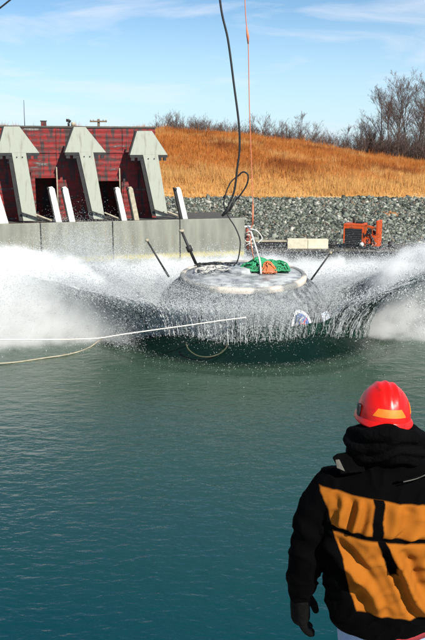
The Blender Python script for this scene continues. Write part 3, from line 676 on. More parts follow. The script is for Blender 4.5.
# ------------------------------------------------------------------ hanging lines
MBLK = mat('black_cable', (.004, .004, .005), (.012, .012, .012), 20, .6); MORR = mat('orange_line', (.62, .16, .07), (.50, .20, .12), 10, .7)
Yc = CY - .2
top_out = P(214, -90, Yc)
c1 = [top_out, P(220, 0, Yc), P(228, 40, Yc), P(234, 85, Yc), P(239, 125, Yc), P(239.5, 150, Yc), P(237, 170, Yc), P(234.5, 190, Yc), P(228.5, 206, Yc), P(225, 213, Yc)]
mb = MB().tube(curve_pts(c1, 12), .034, 8)
mb.tube([P(231, 202, Yc - .05), P(227, 211, Yc - .05), P(222, 216, Yc - .05)], [.05, .065, .04], 8)
c2 = [P(238, 176, Yc + .03), P(243, 172, Yc), P(248, 175, Yc - .05), P(247, 184, Yc - .03), P(241, 194, Yc), P(233, 203, Yc + .05), P(226, 208, Yc + .03)]
mb.tube(curve_pts(c2, 10), .027, 8)
c3 = [P(238, 176, Yc + .03), P(231, 182, Yc), P(226, 193, Yc), P(224, 205, Yc), P(228, 216, Yc), P(235, 227, Yc), P(240, 240, Yc), P(239.5, 252, Yc), P(237, 262, Yc + .2), on_disc(233, 266)]
mb.tube(curve_pts(c3, 10), .021, 8)
mb.tube([P(236, 196, Yc), P(232, 206, Yc), P(229, 211, Yc)], [.03, .045, .03], 6)
tag(mb.build('hoist_cable', MBLK, None, True), 'thick black hoist cable hanging with a loose loop above the capsule', 'cable')
c4 = [P(243.5, -90, Yc), P(245, 0, Yc), P(247, 30, Yc), P(248.3, 45, Yc), P(249.5, 110, Yc), P(252, 180, Yc), P(253, 215, Yc), P(250.5, 235, Yc), P(253, 255, Yc), on_disc(256, 267)]
mb = MB().tube(curve_pts(c4, 12), .016, 6); mb.tube([P(246.6, 27, Yc), P(247.8, 36, Yc), P(248.2, 44, Yc)], [.02, .045, .02], 8)
mb.tube([P(253, 205, Yc), P(252.5, 225, Yc)], [.03, .03], 6)
tag(mb.build('tag_line', MORR, None, True), 'thin orange line with a small knot hanging right of the black cable', 'rope')
c5 = [P(248, 226, Yc + .3), P(251, 232, Yc), P(256, 248, Yc), P(260, 262, Yc), on_disc(261, 274)]
mb = MB().tube(curve_pts(c5, 8), .03, 6); mb.tube(curve_pts([P(250, 229, Yc), P(257, 231, Yc - .1), P(262, 238, Yc), P(258, 243, Yc)], 8), .02, 6)
tag(mb.build('white_strap', MWH, None, True), 'pale strap dropping from the orange line onto the green net', 'strap')
c6 = [P(-30, 5 + 26, 30), P(0, 8, 30), P(10, 0, 30), P(40, -24, 30), P(90, -60, 30)]
tag(MB().tube(curve_pts(c6, 8), .03, 6).build('overhead_cable', MBLK, None, True), 'dark cable crossing the top left corner of the sky', 'cable')
# white rope from the left to the capsule
c7 = [P(x, y, Y) for x, y, Y in ((-60, 340.5, 20.6), (-20, 340, 20.8), (0, 339.6, 20.9), (40, 339.6, 21.1), (78, 339.2, 21.3), (100, 338, 21.45), (120, 334.8, 21.6), (150, 330.5, 21.75), (190, 325, 21.95), (225, 320, 22.15), (246, 317.5, 22.4))]
tag(MB().tube(curve_pts(c7, 10), .018, 6).build('white_rope', mat('rope_white', (.80, .78, .72), (.66, .63, .55), 12, .7), None, True), 'taut white rope running from the left across the water to the capsule', 'rope')
c8 = [G(-50, 367), G(0, 364.5), G(20, 362), G(45, 358.5), G(65, 356), G(80, 352.5), G(90, 349), G(99, 344), G(106, 339.5)]
c8 = [p + Vector((0, 0, .02 + .012 * math.sin(i * 2) + .09 * max(0, 1 - abs(i - 8) / 4))) for i, p in enumerate(c8)]
tag(MB().tube(curve_pts(c8, 10), .02, 6).build('slack_rope', MYT, None, True), 'slack tan rope floating on the water in front of the left spray', 'rope')

c9 = [P(186, 344, 22.6), P(189, 350, 22.45), P(197, 355.5, 22.35), P(208, 357, 22.3), P(219, 354, 22.4), P(226, 348, 22.5), P(227, 343, 22.6)]
tag(MB().tube(curve_pts(c9, 8), .022, 6).build('rope_loop', mat('tan_rope', (.05, .055, .03), (.03, .04, .022), 8, .8), None, True), 'dull tan loop of rope awash in the dark water before the capsule', 'rope')
# ------------------------------------------------------------------ splash
def front(th):
    """cos of the angle from the camera side of the capsule"""
    return -np.sin(th)
def crown(th, t):
    w_ = 1 - sstep(.12, .82, front(th)); bk = sstep(.0, .85, -front(th)); rt = 1.3 * sstep(.2, 1., np.cos(th)); Rr = .50 + 5.3 * w_ - 1.6 * bk; H = (1.25 + (1.05 + .35 * rt) * w_) * (1 - .66 * bk)
    sd_ = w_ * (1 - .6 * bk); r = 3.28 + .62 * sd_ + Rr * np.power(np.maximum(t, 0), 1.35 + .65 * w_); z = .42 - .32 * sd_ + H * (1 - (1 - t) ** 2)
    return r, z, w_
def sheet_material():
    m, nt, b = newmat('crown_water'); L = nt.links.new
    b.inputs['Roughness'].default_value = .12; b.inputs['IOR'].default_value = 1.33; b.inputs['Base Color'].default_value = (.008, .035, .024, 1)
    uv = nd(nt, 'ShaderNodeUVMap'); mp = nd(nt, 'ShaderNodeMapping'); mp.inputs['Scale'].default_value = (150, 1.7, 1); L(uv.outputs[0], mp.inputs[0])
    n = nd(nt, 'ShaderNodeTexNoise'); n.inputs['Scale'].default_value = 1; n.inputs['Detail'].default_value = 5; n.inputs['Roughness'].default_value = .6; L(mp.outputs[0], n.inputs['Vector'])
    mp2 = nd(nt, 'ShaderNodeMapping'); mp2.inputs['Scale'].default_value = (420, 26, 1); L(uv.outputs[0], mp2.inputs[0])
    n2 = nd(nt, 'ShaderNodeTexNoise'); n2.inputs['Scale'].default_value = 1; n2.inputs['Detail'].default_value = 3; L(mp2.outputs[0], n2.inputs['Vector'])
    sp = nd(nt, 'ShaderNodeSeparateXYZ'); L(uv.outputs[0], sp.inputs[0])
    def M(op, a, b_=None, c=None):
        x = nd(nt, 'ShaderNodeMath', operation=op)
        for i, q in enumerate((a, b_, c)):
            if q is None: continue
            if isinstance(q, (int, float)): x.inputs[i].default_value = q
            else: L(q, x.inputs[i])
        return x.outputs[0]
    def MR(v, a, b_, c=0., d=1.):
        x = nd(nt, 'ShaderNodeMapRange'); x.inputs['From Min'].default_value = a; x.inputs['From Max'].default_value = b_; x.inputs['To Min'].default_value = c; x.inputs['To Max'].default_value = d; L(v, x.inputs['Value']); return x.outputs[0]
    v = sp.outputs['Y']; comb = M('ADD', M('MULTIPLY', n.outputs['Fac'], .65), M('MULTIPLY', n2.outputs['Fac'], .35))
    # foam fraction grows with v
    u_ = sp.outputs['X']; lf = M('MULTIPLY', M('COSINE', M('MULTIPLY', u_, 6.2832)), -.15)
    foam = MR(M('ADD', M('ADD', comb, lf), MR(v, .04, .50, -.09, .16)), .48, .60)
    # opacity: solid at the lip, torn further out
    op_ = MR(M('ADD', comb, MR(v, .35, .85, .30, -.02)), .46, .56)
    fb = nd(nt, 'ShaderNodeBsdfPrincipled'); fb.inputs['Base Color'].default_value = (.86, .88, .88, 1); fb.inputs['Roughness'].default_value = .5
    tl = nd(nt, 'ShaderNodeBsdfTranslucent'); tl.inputs['Color'].default_value = (.85, .88, .88, 1)
    f2 = nd(nt, 'ShaderNodeMixShader'); f2.inputs[0].default_value = .62; L(fb.outputs[0], f2.inputs[1]); L(tl.outputs[0], f2.inputs[2])
    bp = nd(nt, 'ShaderNodeBump'); bp.inputs['Strength'].default_value = .7; bp.inputs['Distance'].default_value = .08; L(comb, bp.inputs['Height']); L(bp.outputs[0], b.inputs['Normal']); L(bp.outputs[0], fb.inputs['Normal'])
    m1 = nd(nt, 'ShaderNodeMixShader'); L(foam, m1.inputs[0]); L(b.outputs[0], m1.inputs[1]); L(f2.outputs[0], m1.inputs[2])
    tr = nd(nt, 'ShaderNodeBsdfTransparent'); m2 = nd(nt, 'ShaderNodeMixShader'); L(op_, m2.inputs[0]); L(tr.outputs[0], m2.inputs[1]); L(m1.outputs[0], m2.inputs[2])
    L(m2.outputs[0], nt.nodes['Material Output'].inputs['Surface']); return m
def build_sheet():
    nT, nV = 720, 36; th = np.linspace(0, 2 * math.pi, nT + 1); tv = np.linspace(-.06, .85, nV)
    TH, T = np.meshgrid(th, tv, indexing='ij'); T = T * (.30 + .70 * (1 - sstep(.12, .82, front(TH)))); r, z, w_ = crown(TH, np.maximum(T, 0)); z = np.where(T < 0, -.15, z)
    per = .5 * np.sin(TH * 37) + .5 * np.sin(TH * 61 + 1.7) + .6 * np.sin(TH * 17 + .4)
    r = r + per * .07 * np.maximum(T, 0); z = z + per * .10 * np.maximum(T, 0)
    V = np.stack([CX + r * np.cos(TH), CY + r * np.sin(TH), z], -1).reshape(-1, 3)
    i, k = np.meshgrid(np.arange(nT), np.arange(nV - 1), indexing='ij'); F = np.stack([i * nV + k, (i + 1) * nV + k, (i + 1) * nV + k + 1, i * nV + k + 1], -1).reshape(-1, 4)
    o = raw('splash_sheet', V, F, sheet_material(), smooth=True)
    uv = o.data.uv_layers.new(name='UVMap'); U = np.stack([TH / (2 * math.pi), np.maximum(T, 0)], -1).reshape(-1, 2)
    uv.data.foreach_set('uv', U[F.ravel()].astype(np.float32).ravel())
    tag(o, 'ragged green to white sheet of water thrown up round the capsule', 'splash', kind='stuff')
build_sheet()
def build_drops():
    tv = np.array([(1, 1, 1), (-1, -1, 1), (-1, 1, -1), (1, -1, -1)], float) / 1.73
    tf = np.array([(0, 1, 2), (0, 3, 1), (0, 2, 3), (1, 3, 2)])
    N = 760000
    th = rng.uniform(0, 2 * math.pi, N); f = front(th); w0 = 1 - sstep(.12, .82, f)
    keep = rng.uniform(0, 1, N) < (.13 + .87 * w0); th = th[keep]; N = len(th)
    # angular bunching into fingers
    fc = np.sort(rng.uniform(0, 2 * math.pi, 520)); fh = rng.normal(0, 1, 520); fi_ = np.searchsorted(fc, th) % 520; sn = rng.uniform(0, 1, N) < .5
    th = np.where(sn, fc[fi_] + rng.normal(0, .0045, N), th); fing = np.where(sn, fh[fi_], 0)
    t = np.clip(rng.beta(1.5, 1.5, N) * 1.55, 0, 1.55); w_ = 1 - sstep(.12, .82, front(th))
    t = np.where(w_ < .3, rng.beta(1.1, 1.6, N) * 1.0, t)
    sideness = sstep(.55, .95, np.abs(np.cos(th))); k2 = (t > .50) | (rng.uniform(0, 1, N) > .86 * sideness * (np.cos(th) > 0))
    gap = np.exp(-((th - (2 * math.pi - .93)) / .20) ** 2) + .95 * np.exp(-((th - (2 * math.pi - .45)) / .1) ** 2); k2 &= rng.uniform(0, 1, N) > .90 * gap
    th, t, w_, fing = th[k2], t[k2], w_[k2], fing[k2]; N = len(th)
    r, z, _ = crown(th, t); e = .001; r2, z2, _ = crown(th, t + e); dr, dz = (r2 - r) / e, (z2 - z) / e; ln = np.hypot(dr, dz) + 1e-6; dr /= ln; dz /= ln
    N0 = N; lumps = np.sin(th * 23) * .5 + np.sin(th * 41 + 2) * .35 + np.sin(th * 9 + 1) * .4
    spread = .05 + .34 * t * (0.3 + .7 * w_)
    r = r + rng.normal(0, 1, N) * spread; z = z + rng.normal(0, .75, N) * spread + fing * .12 * t + lumps * .18 * t * w_
    # part of it rains down under the arch
    fall = (rng.uniform(0, 1, N) < .33 * w_) & (t > .5); z = np.where(fall, .05 + (z - .05) * rng.power(1.7, N), z)
    s = rng.lognormal(math.log(.0075), .45, N).clip(.003, .020) * (1 + .25 * w_) * (1 - .35 * (t < .5))
    el = 1 + 9.0 * np.clip(.75 - t, 0, 1) * rng.uniform(.3, 1.5, N)
    # plume specks
    def plume(n, a0, sa, r0, sr, z0, sz):
        return rng.normal(a0, sa, n), rng.normal(r0, sr, n), np.abs(rng.normal(z0, sz, n))
    ex = [plume(36000, math.pi + .24, .16, 4.35, .25, .9, .6), plume(60000, -math.pi / 2, 1.0, 2.75, .32, 1.45, .38), plume(16000, .12, .22, 6.6, 1.2, 2.35, .35), plume(38000, math.pi * .955, .085, 5.6, .8, 2.5, .55), plume(12000, .04, .10, 7.8, 1.2, 2.8, .42), plume(9000, math.pi * .97, .12, 4.0, .5, 1.9, .4), plume(6000, .05, .12, 5.4, 1.0, 2.3, .35), plume(38000, -math.pi / 2, .85, 3.15, .28, 1.0, .5), plume(9000, math.pi / 2, .9, 3.9, .5, .9, .35)]
    th = np.concatenate([th] + [a[0] for a in ex]); r = np.concatenate([r] + [a[1] for a in ex]); z = np.concatenate([z] + [a[2] for a in ex])
    nf = 1300; fl = (rng.uniform(-math.pi, 0, nf), 3.9 + rng.exponential(.7, nf), np.zeros(nf) + .025)
    th, r, z = np.concatenate([th, fl[0]]), np.concatenate([r, fl[1]]), np.concatenate([z, fl[2] + lip(fl[1], fl[0]).clip(0, 1)])
    M = len(th); pad = M - N; dr = np.concatenate([dr, np.zeros(pad)]); dz = np.concatenate([dz, np.ones(pad)])
    s = np.concatenate([s, rng.lognormal(math.log(.0068), .4, pad).clip(.003, .015)]); el = np.concatenate([el, np.ones(pad)])
    gp = np.zeros(len(th)); aa = np.mod(th, 2 * math.pi)
    for g0, gw, gk in ((2 * math.pi - .93, .16, .72), (2 * math.pi - .50, .08, .6)): gp = np.maximum(gp, gk * np.exp(-((aa - g0) / gw) ** 2))
    ok = (z > .02) & (r > 2.35) & ((rng.uniform(0, 1, len(th)) > gp) | (z < .45)); th, r, z, dr, dz, s, el = [q[ok] for q in (th, r, z, dr, dz, s, el)]; M = len(th)
    c = np.stack([CX + r * np.cos(th), CY + r * np.sin(th), z], -1)
    ax = np.stack([dr * np.cos(th), dr * np.sin(th), dz], -1); b1 = np.stack([-np.sin(th), np.cos(th), np.zeros(M)], -1); b2 = np.cross(ax, b1)
    V = c[:, None] + s[:, None, None] * (tv[None, :, 0:1] * b1[:, None] + tv[None, :, 1:2] * b2[:, None] + tv[None, :, 2:3] * el[:, None, None] * ax[:, None])
    F = (tf[None] + 4 * np.arange(M)[:, None, None]).reshape(-1, 3)
    m, nt, b = newmat('spray'); b.inputs['Base Color'].default_value = (.90, .92, .93, 1); b.inputs['Roughness'].default_value = .35
    tl = nd(nt, 'ShaderNodeBsdfTranslucent'); tl.inputs['Color'].default_value = (.9, .92, .93, 1); ms = nd(nt, 'ShaderNodeMixShader'); ms.inputs[0].default_value = .58
    nt.links.new(b.outputs[0], ms.inputs[1]); nt.links.new(tl.outputs[0], ms.inputs[2]); nt.links.new(ms.outputs[0], nt.nodes['Material Output'].inputs['Surface'])
    tag(raw('spray_droplets', V.reshape(-1, 3), F, m), 'white droplets and streaks of spray flying out round the capsule', 'splash', kind='stuff')
build_drops()
def build_strands():
    rd = random.Random(77); V, F, Cc = [], [], []
    for i in range(2200):
        side = rd.random()
        th = rd.gauss(math.pi + .45, .38) if side < .44 else (rd.gauss(-.42, .36) if side < .86 else rd.uniform(0, 6.283))
        if (abs(th + .93) < .15 or abs(th - 5.35) < .15) and rd.random() < .8: continue
        t0 = max(.0, rd.gauss(.10, .10)); t1 = min(.95, t0 + rd.uniform(.12, .55)); n = 9; dth = rd.gauss(0, .010)
        w0 = rd.uniform(.005, .020) * (1.5 if math.cos(th) < 0 else 1); white = rd.random() < (.62 if math.cos(th) > 0 else .90); off = rd.gauss(.02, .05); ph = rd.uniform(0, 6)
        col = (.9, .92, .93) if white else (.03, .07, .05)
        b = len(V)
        for k in range(n):
            f = k / (n - 1); t = t0 + (t1 - t0) * f; a = th + dth * f + .002 * math.sin(f * 9 + ph); r, z, _ = crown(np.float64(a), np.float64(t)); r = float(r) + off + .04 * f * math.sin(f * 7 + ph); z = float(z)
            ww = w0 * math.sin(math.pi * min(max(f, .06), .94)) ** .6 * (.7 + .5 * math.sin(f * 23 + ph))
            ca, sa = math.cos(a), math.sin(a); c = (CX + r * ca, CY + r * sa, z)
            V += [(c[0] - sa * ww, c[1] + ca * ww, c[2]), (c[0] + sa * ww, c[1] - ca * ww, c[2]), (c[0] + ca * ww, c[1] + sa * ww, c[2] - ww)]
        for k in range(n - 1):
            for q_ in range(3): F.append((b + k * 3 + q_, b + k * 3 + (q_ + 1) % 3, b + (k + 1) * 3 + (q_ + 1) % 3, b + (k + 1) * 3 + q_)); Cc.append(col)
    tag(raw('splash_strands', np.array(V), np.array(F), attr_mat('strand_water', .25, .5, .5), smooth=True, cols=np.array(Cc)), 'ropy strands of water streaking up the curled sheet', 'splash', kind='stuff')
build_strands()
def build_mist():
    a0, a1, n = R(-22), R(206), 60; prof = [(3.7, .03), (14.5, .03), (14.5, 4.0), (3.7, 4.0)]
    V, F = [], []
    for i in range(n + 1):
        a = a0 + (a1 - a0) * i / n
        for r, z in prof: V.append((r * math.cos(a), r * math.sin(a), z))
    for i in range(n):
        for k in range(4): F.append([i * 4 + k, (i + 1) * 4 + k, (i + 1) * 4 + (k + 1) % 4, i * 4 + (k + 1) % 4])
    F.append([0, 1, 2, 3]); e = n * 4; F.append([e + 3, e + 2, e + 1, e])
    m = bpy.data.materials.new('mist_air'); m.use_nodes = True; nt = m.node_tree; nt.nodes.clear(); L = nt.links.new
    out = nd(nt, 'ShaderNodeOutputMaterial'); pv = nd(nt, 'ShaderNodeVolumePrincipled'); L(pv.outputs[0], out.inputs['Volume'])
    pv.inputs['Color'].default_value = (.995, .997, .998, 1); pv.inputs['Anisotropy'].default_value = -.15
    tc = nd(nt, 'ShaderNodeTexCoord'); sp = nd(nt, 'ShaderNodeSeparateXYZ'); L(tc.outputs['Object'], sp.inputs[0])
    def M(op, a, b_=None, c=None):
        x = nd(nt, 'ShaderNodeMath', operation=op)
        for i, q in enumerate((a, b_, c)):
            if q is None: continue
            if isinstance(q, (int, float)): x.inputs[i].default_value = q
            else: L(q, x.inputs[i])
        return x.outputs[0]
    def MR(v, a, b_, c=0., d=1.):
        x = nd(nt, 'ShaderNodeMapRange'); x.interpolation_type = 'SMOOTHSTEP'; x.inputs['From Min'].default_value = a; x.inputs['From Max'].default_value = b_; x.inputs['To Min'].default_value = c; x.inputs['To Max'].default_value = d; L(v, x.inputs['Value']); return x.outputs[0]
    X, Y, Z = sp.outputs; r = M('SQRT', M('ADD', M('MULTIPLY', X, X), M('MULTIPLY', Y, Y)))
    nz = nd(nt, 'ShaderNodeTexNoise'); nz.inputs['Scale'].default_value = .95; nz.inputs['Detail'].default_value = 4; nz.inputs['Roughness'].default_value = .6; L(tc.outputs['Object'], nz.inputs['Vector'])
    q = M('MULTIPLY', M('MAXIMUM', M('SUBTRACT', r, 3.95), 0.), .19); q = M('MINIMUM', M('POWER', q, .52), 1.)
    bkk = MR(M('DIVIDE', Y, r), 0., .85); amp = M('MULTIPLY', M('MULTIPLY_ADD', MR(M('DIVIDE', X, r), .2, 1.), .75, 2.6), M('MULTIPLY_ADD', bkk, -.72, 1.))
    arch = M('MULTIPLY_ADD', M('SUBTRACT', 1., M('POWER', M('SUBTRACT', 1., q), 2.)), amp, .1)
    arch = M('ADD', arch, M('MULTIPLY', M('SUBTRACT', M('MULTIPLY_ADD', nz.outputs['Fac'], 1., 0.), .5), 1.9))
    top = MR(M('SUBTRACT', Z, arch), -.42, .30, 1., 0.)
    front_ = M('ADD', M('DIVIDE', M('MULTIPLY', Y, -1.), r), M('MULTIPLY', MR(M('DIVIDE', X, r), .3, -.5), -.07)); fm = MR(front_, .05, .32, 1., 0.)
    rim = MR(r, 10.5, 14.0, 1., 0.); inn = MR(r, 3.75, 4.15)
    d = M('MULTIPLY', M('MULTIPLY', top, fm), M('MULTIPLY', rim, inn))
    nz2 = nd(nt, 'ShaderNodeTexNoise'); nz2.inputs['Scale'].default_value = 2.6; nz2.inputs['Detail'].default_value = 5; nz2.inputs['Roughness'].default_value = .65; L(tc.outputs['Object'], nz2.inputs['Vector'])
    d = M('MULTIPLY', d, M('MAXIMUM', M('MULTIPLY_ADD', M('MULTIPLY_ADD', nz2.outputs['Fac'], .5, M('MULTIPLY', nz.outputs['Fac'], .5)), 5., -1.9), .04)); d = M('MULTIPLY', M('MAXIMUM', d, 0.), 5.2)
    L(d, pv.inputs['Density'])
    o = raw('spray_mist', V, F, m, loc=(CX, CY, 0)); tag(o, 'soft white cloud of mist hanging beside and behind the splash', 'mist', kind='stuff')
build_mist()

# ------------------------------------------------------------------ worker
def remeshed(name, mb, m, parent, vox=.012, smooth_it=6, disp=None, lean=None):
    me = bpy.data.meshes.new(name); me.from_pydata([tuple(v) for v in mb.v], [], mb.f); me.update()
    bm = bmesh.new(); bm.from_mesh(me); bmesh.ops.recalc_face_normals(bm, faces=bm.faces); bm.to_mesh(me); bm.free()
    o = bpy.data.objects.new(name, me); C.objects.link(o)
    md = o.modifiers.new('r', 'REMESH'); md.mode = 'VOXEL'; md.voxel_size = vox
    ms = o.modifiers.new('s', 'SMOOTH'); ms.factor = .6; ms.iterations = smooth_it
    dg = bpy.context.evaluated_depsgraph_get(); me2 = bpy.data.meshes.new_from_object(o.evaluated_get(dg)); me2.name = name
    o.modifiers.clear(); o.data = me2; bpy.data.meshes.remove(me)
    if disp is not None:
        n = len(me2.vertices); co = np.empty(n * 3, np.float32); me2.vertices.foreach_get('co', co); co = co.reshape(-1, 3)
        no = np.empty(n * 3, np.float32); me2.vertices.foreach_get('normal', no); no = no.reshape(-1, 3)
        co = co + no * disp(co, no)[:, None]; me2.vertices.foreach_set('co', co.astype(np.float32).ravel()); me2.update()
    me2.polygons.foreach_set('use_smooth', np.ones(len(me2.polygons), dtype=bool)); me2.materials.clear(); me2.materials.append(m)
    if parent is not None: o.parent = parent
    return o
def ball(mb, c, r, n=14):
    if not hasattr(r, '__len__'): r = (r, r, r)
    c = Vector(c); b = len(mb.v); rows = n // 2
    for i in range(rows + 1):
        a = math.pi * i / rows; a = min(max(a, .02), math.pi - .02)
        for k in range(n):
            t = 2 * math.pi * k / n; mb.v.append(c + Vector((r[0] * math.sin(a) * math.cos(t), r[1] * math.sin(a) * math.sin(t), r[2] * math.cos(a))))
    for i in range(rows):
        for k in range(n): mb.f.append([b + i * n + k, b + i * n + (k + 1) % n, b + (i + 1) * n + (k + 1) % n, b + (i + 1) * n + k])
    mb.f.append([b + k for k in range(n)]); mb.f.append([b + rows * n + k for k in range(n)][::-1])
def limb(mb, pts, rs):
    for p, r in zip(pts, rs): ball(mb, p, r)
    mb.tube(pts, rs, 14)
def loft(mb, secs, n=28, pw=2.4):
    """secs: (z, cx, cy, hx, hy)"""
    b = len(mb.v)
    for z, cx, cy, hx, hy in secs:
        for k in range(n):
            a = 2 * math.pi * k / n; c, s = math.cos(a), math.sin(a)
            mb.v.append(Vector((cx + hx * math.copysign(abs(c) ** (2 / pw), c), cy + hy * math.copysign(abs(s) ** (2 / pw), s), z)))
    for i in range(len(secs) - 1):
        for k in range(n): mb.f.append([b + i * n + k, b + i * n + (k + 1) % n, b + (i + 1) * n + (k + 1) % n, b + (i + 1) * n + k])
    mb.f.append([b + k for k in range(n)][::-1]); e = b + (len(secs) - 1) * n; mb.f.append([e + k for k in range(n)])
def hand(mb, w0, d, side, s=1.0):
    """w0 wrist, d direction of fingers (down); thumb on the forward/inner side"""
    d = Vector(d).normalized(); f = Vector((0, 1, 0)); f = (f - d * f.dot(d)).normalized(); x = d.cross(f)   # f = knuckle line axis (forward), x = palm normal
    w0 = Vector(w0); inn = Vector((-side, 0, 0))
    limb(mb, [w0, w0 + d * .05 * s, w0 + d * .095 * s], [.032 * s, .036 * s, .036 * s])
    for k, (off, ln) in enumerate(((.033, .078), (.011, .088), (-.011, .082), (-.032, .064))):
        k0 = w0 + d * .095 * s + f * off * s; limb(mb, [w0 + d * .03 * s + f * off * .7 * s, k0], [.022 * s, .016 * s])
        p1 = k0 + (d * .92 + inn * .25).normalized() * ln * .45 * s; p2 = p1 + (d * .8 + inn * .5).normalized() * ln * .32 * s; p3 = p2 + (d * .6 + inn * .7).normalized() * ln * .25 * s
        limb(mb, [k0, p1, p2, p3], [.0145 * s, .0135 * s, .0125 * s, .011 * s])
    t0 = w0 + d * .03 * s + f * .028 * s + inn * .012; t1 = t0 + (d * .6 + f * .45 + inn * .65).normalized() * .045 * s; t2 = t1 + (d * .8 + f * .2 + inn * .45).normalized() * .036 * s; t3 = t2 + (d * .95 + inn * .25).normalized() * .026 * s
    limb(mb, [t0, t1, t2, t3], [.022 * s, .018 * s, .0155 * s, .013 * s])

wp = P(384, 425, 3.2)
MSKIN = mat('skin', (.52, .29, .19), (.46, .24, .16), 20, .5)
HX = -.035                                  # head sits a little left of the torso axis
b = MB()
loft(b, [(.80, 0, 0, .16, .11), (.92, 0, 0, .17, .115), (1.05, 0, 0, .15, .10), (1.25, 0, .0, .18, .115), (1.38, 0, 0, .19, .11), (1.45, 0, .0, .12, .08)])
limb(b, [(0, .0, 1.42), (HX * .6, .02, 1.55), (HX, .03, 1.64)], [.075, .058, .06])
ball(b, (HX, .03, 1.73), (.078, .098, .115), 20); ball(b, (HX, .055, 1.67), (.062, .07, .065), 16)
limb(b, [(HX, .125, 1.735), (HX, .142, 1.705)], [.011, .017]); limb(b, [(HX - .02, .115, 1.665), (HX + .02, .115, 1.665)], [.011, .011])
for s in (-1, 1):
    ball(b, (HX + s * .08, .03, 1.72), (.012, .022, .034)); limb(b, [(HX + s * .05, .10, 1.75), (HX + s * .02, .115, 1.752)], [.014, .012])
limb(b, [(-.20, 0, 1.40), (-.345, -.02, 1.12), (-.362, .035, .92)], [.055, .045, .030]); limb(b, [(.20, 0, 1.40), (.348, -.02, 1.12), (.362, .05, .90)], [.055, .045, .030])
for s in (-1, 1): limb(b, [(s * .09, 0, .86), (s * .105, .01, .48), (s * .11, -.02, .10)], [.09, .06, .042]); limb(b, [(s * .11, -.03, .06), (s * .12, .15, .05)], [.042, .03])
WORKER_LOC = Vector((wp.x - HX, 3.2, QZ))
man = remeshed('person', b, MSKIN, None, .011, 3)
man.location = WORKER_LOC; tag(man, 'worker in red hard hat and black and tan jacket seen from behind', 'person')
for s in (-1, 1):
    e = MB(); ball(e, (HX + s * .032, .118, 1.735), .012, 12); e.build('eye', mat('eye', (.7, .7, .68), None, rough=.2), man, True)

# jacket
def jacket_material():
    m, nt, b = newmat('work_jacket_cloth'); L = nt.links.new; b.inputs['Roughness'].default_value = .9; b.inputs['Specular IOR Level'].default_value = .04
    tc = nd(nt, 'ShaderNodeTexCoord'); sp = nd(nt, 'ShaderNodeSeparateXYZ'); L(tc.outputs['Object'], sp.inputs[0])
    nz = nd(nt, 'ShaderNodeTexNoise'); nz.inputs['Scale'].default_value = 9; nz.inputs['Detail'].default_value = 5; L(tc.outputs['Object'], nz.inputs['Vector'])
    nf = nd(nt, 'ShaderNodeTexNoise'); nf.inputs['Scale'].default_value = 160; nf.inputs['Detail'].default_value = 3; L(tc.outputs['Object'], nf.inputs['Vector'])
    def M(op, a, b_=None, c=None):
        x = nd(nt, 'ShaderNodeMath', operation=op)
        for i, q in enumerate((a, b_, c)):
            if q is None: continue
            if isinstance(q, (int, float)): x.inputs[i].default_value = q
            else: L(q, x.inputs[i])
        return x.outputs[0]
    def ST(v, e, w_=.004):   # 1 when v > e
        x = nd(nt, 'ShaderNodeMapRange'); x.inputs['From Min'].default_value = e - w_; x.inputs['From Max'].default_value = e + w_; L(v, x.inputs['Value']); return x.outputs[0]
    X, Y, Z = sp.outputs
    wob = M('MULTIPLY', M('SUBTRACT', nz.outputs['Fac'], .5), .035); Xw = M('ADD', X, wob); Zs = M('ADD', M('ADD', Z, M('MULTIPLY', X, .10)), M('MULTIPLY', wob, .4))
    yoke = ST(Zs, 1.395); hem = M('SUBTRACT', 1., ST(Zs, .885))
    side = M('SUBTRACT', 1., ST(M('SUBTRACT', M('ABSOLUTE', Xw), M('MULTIPLY_ADD', M('SUBTRACT', Zs, .9), .30, .155)), 0., .004)) # inside the tan; black beyond is sleeve cloth plus painted side shade
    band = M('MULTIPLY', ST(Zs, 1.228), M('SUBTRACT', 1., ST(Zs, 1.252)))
    def shade_strip(x0, x1, z0, z1, slope=0.):
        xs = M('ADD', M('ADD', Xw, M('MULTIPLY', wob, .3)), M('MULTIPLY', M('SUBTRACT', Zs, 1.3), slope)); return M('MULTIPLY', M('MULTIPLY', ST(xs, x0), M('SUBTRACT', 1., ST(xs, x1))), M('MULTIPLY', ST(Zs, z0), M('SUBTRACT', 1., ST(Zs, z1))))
    v1 = shade_strip(-.108, -.062, 1.23, 1.40); v2 = shade_strip(-.205, -.175, 1.23, 1.40, .1); v3 = shade_strip(-.118, -.078, 1.08, 1.235, .42); v4 = shade_strip(-.215, -.185, 1.02, 1.235, -.15)  # strips and band paint fold shadows into the cloth colour
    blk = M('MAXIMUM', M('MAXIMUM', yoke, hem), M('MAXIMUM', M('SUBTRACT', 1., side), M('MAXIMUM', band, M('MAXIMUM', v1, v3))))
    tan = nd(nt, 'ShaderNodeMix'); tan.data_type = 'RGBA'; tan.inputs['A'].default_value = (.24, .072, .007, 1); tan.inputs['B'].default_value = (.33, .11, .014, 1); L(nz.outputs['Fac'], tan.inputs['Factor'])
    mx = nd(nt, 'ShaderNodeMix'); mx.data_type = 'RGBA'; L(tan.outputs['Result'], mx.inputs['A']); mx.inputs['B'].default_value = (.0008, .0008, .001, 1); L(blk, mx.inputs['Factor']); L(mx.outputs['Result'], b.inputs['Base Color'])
    bp = nd(nt, 'ShaderNodeBump'); bp.inputs['Strength'].default_value = .25; bp.inputs['Distance'].default_value = .002; L(nf.outputs['Fac'], bp.inputs['Height']); L(bp.outputs[0], b.inputs['Normal'])
    return m
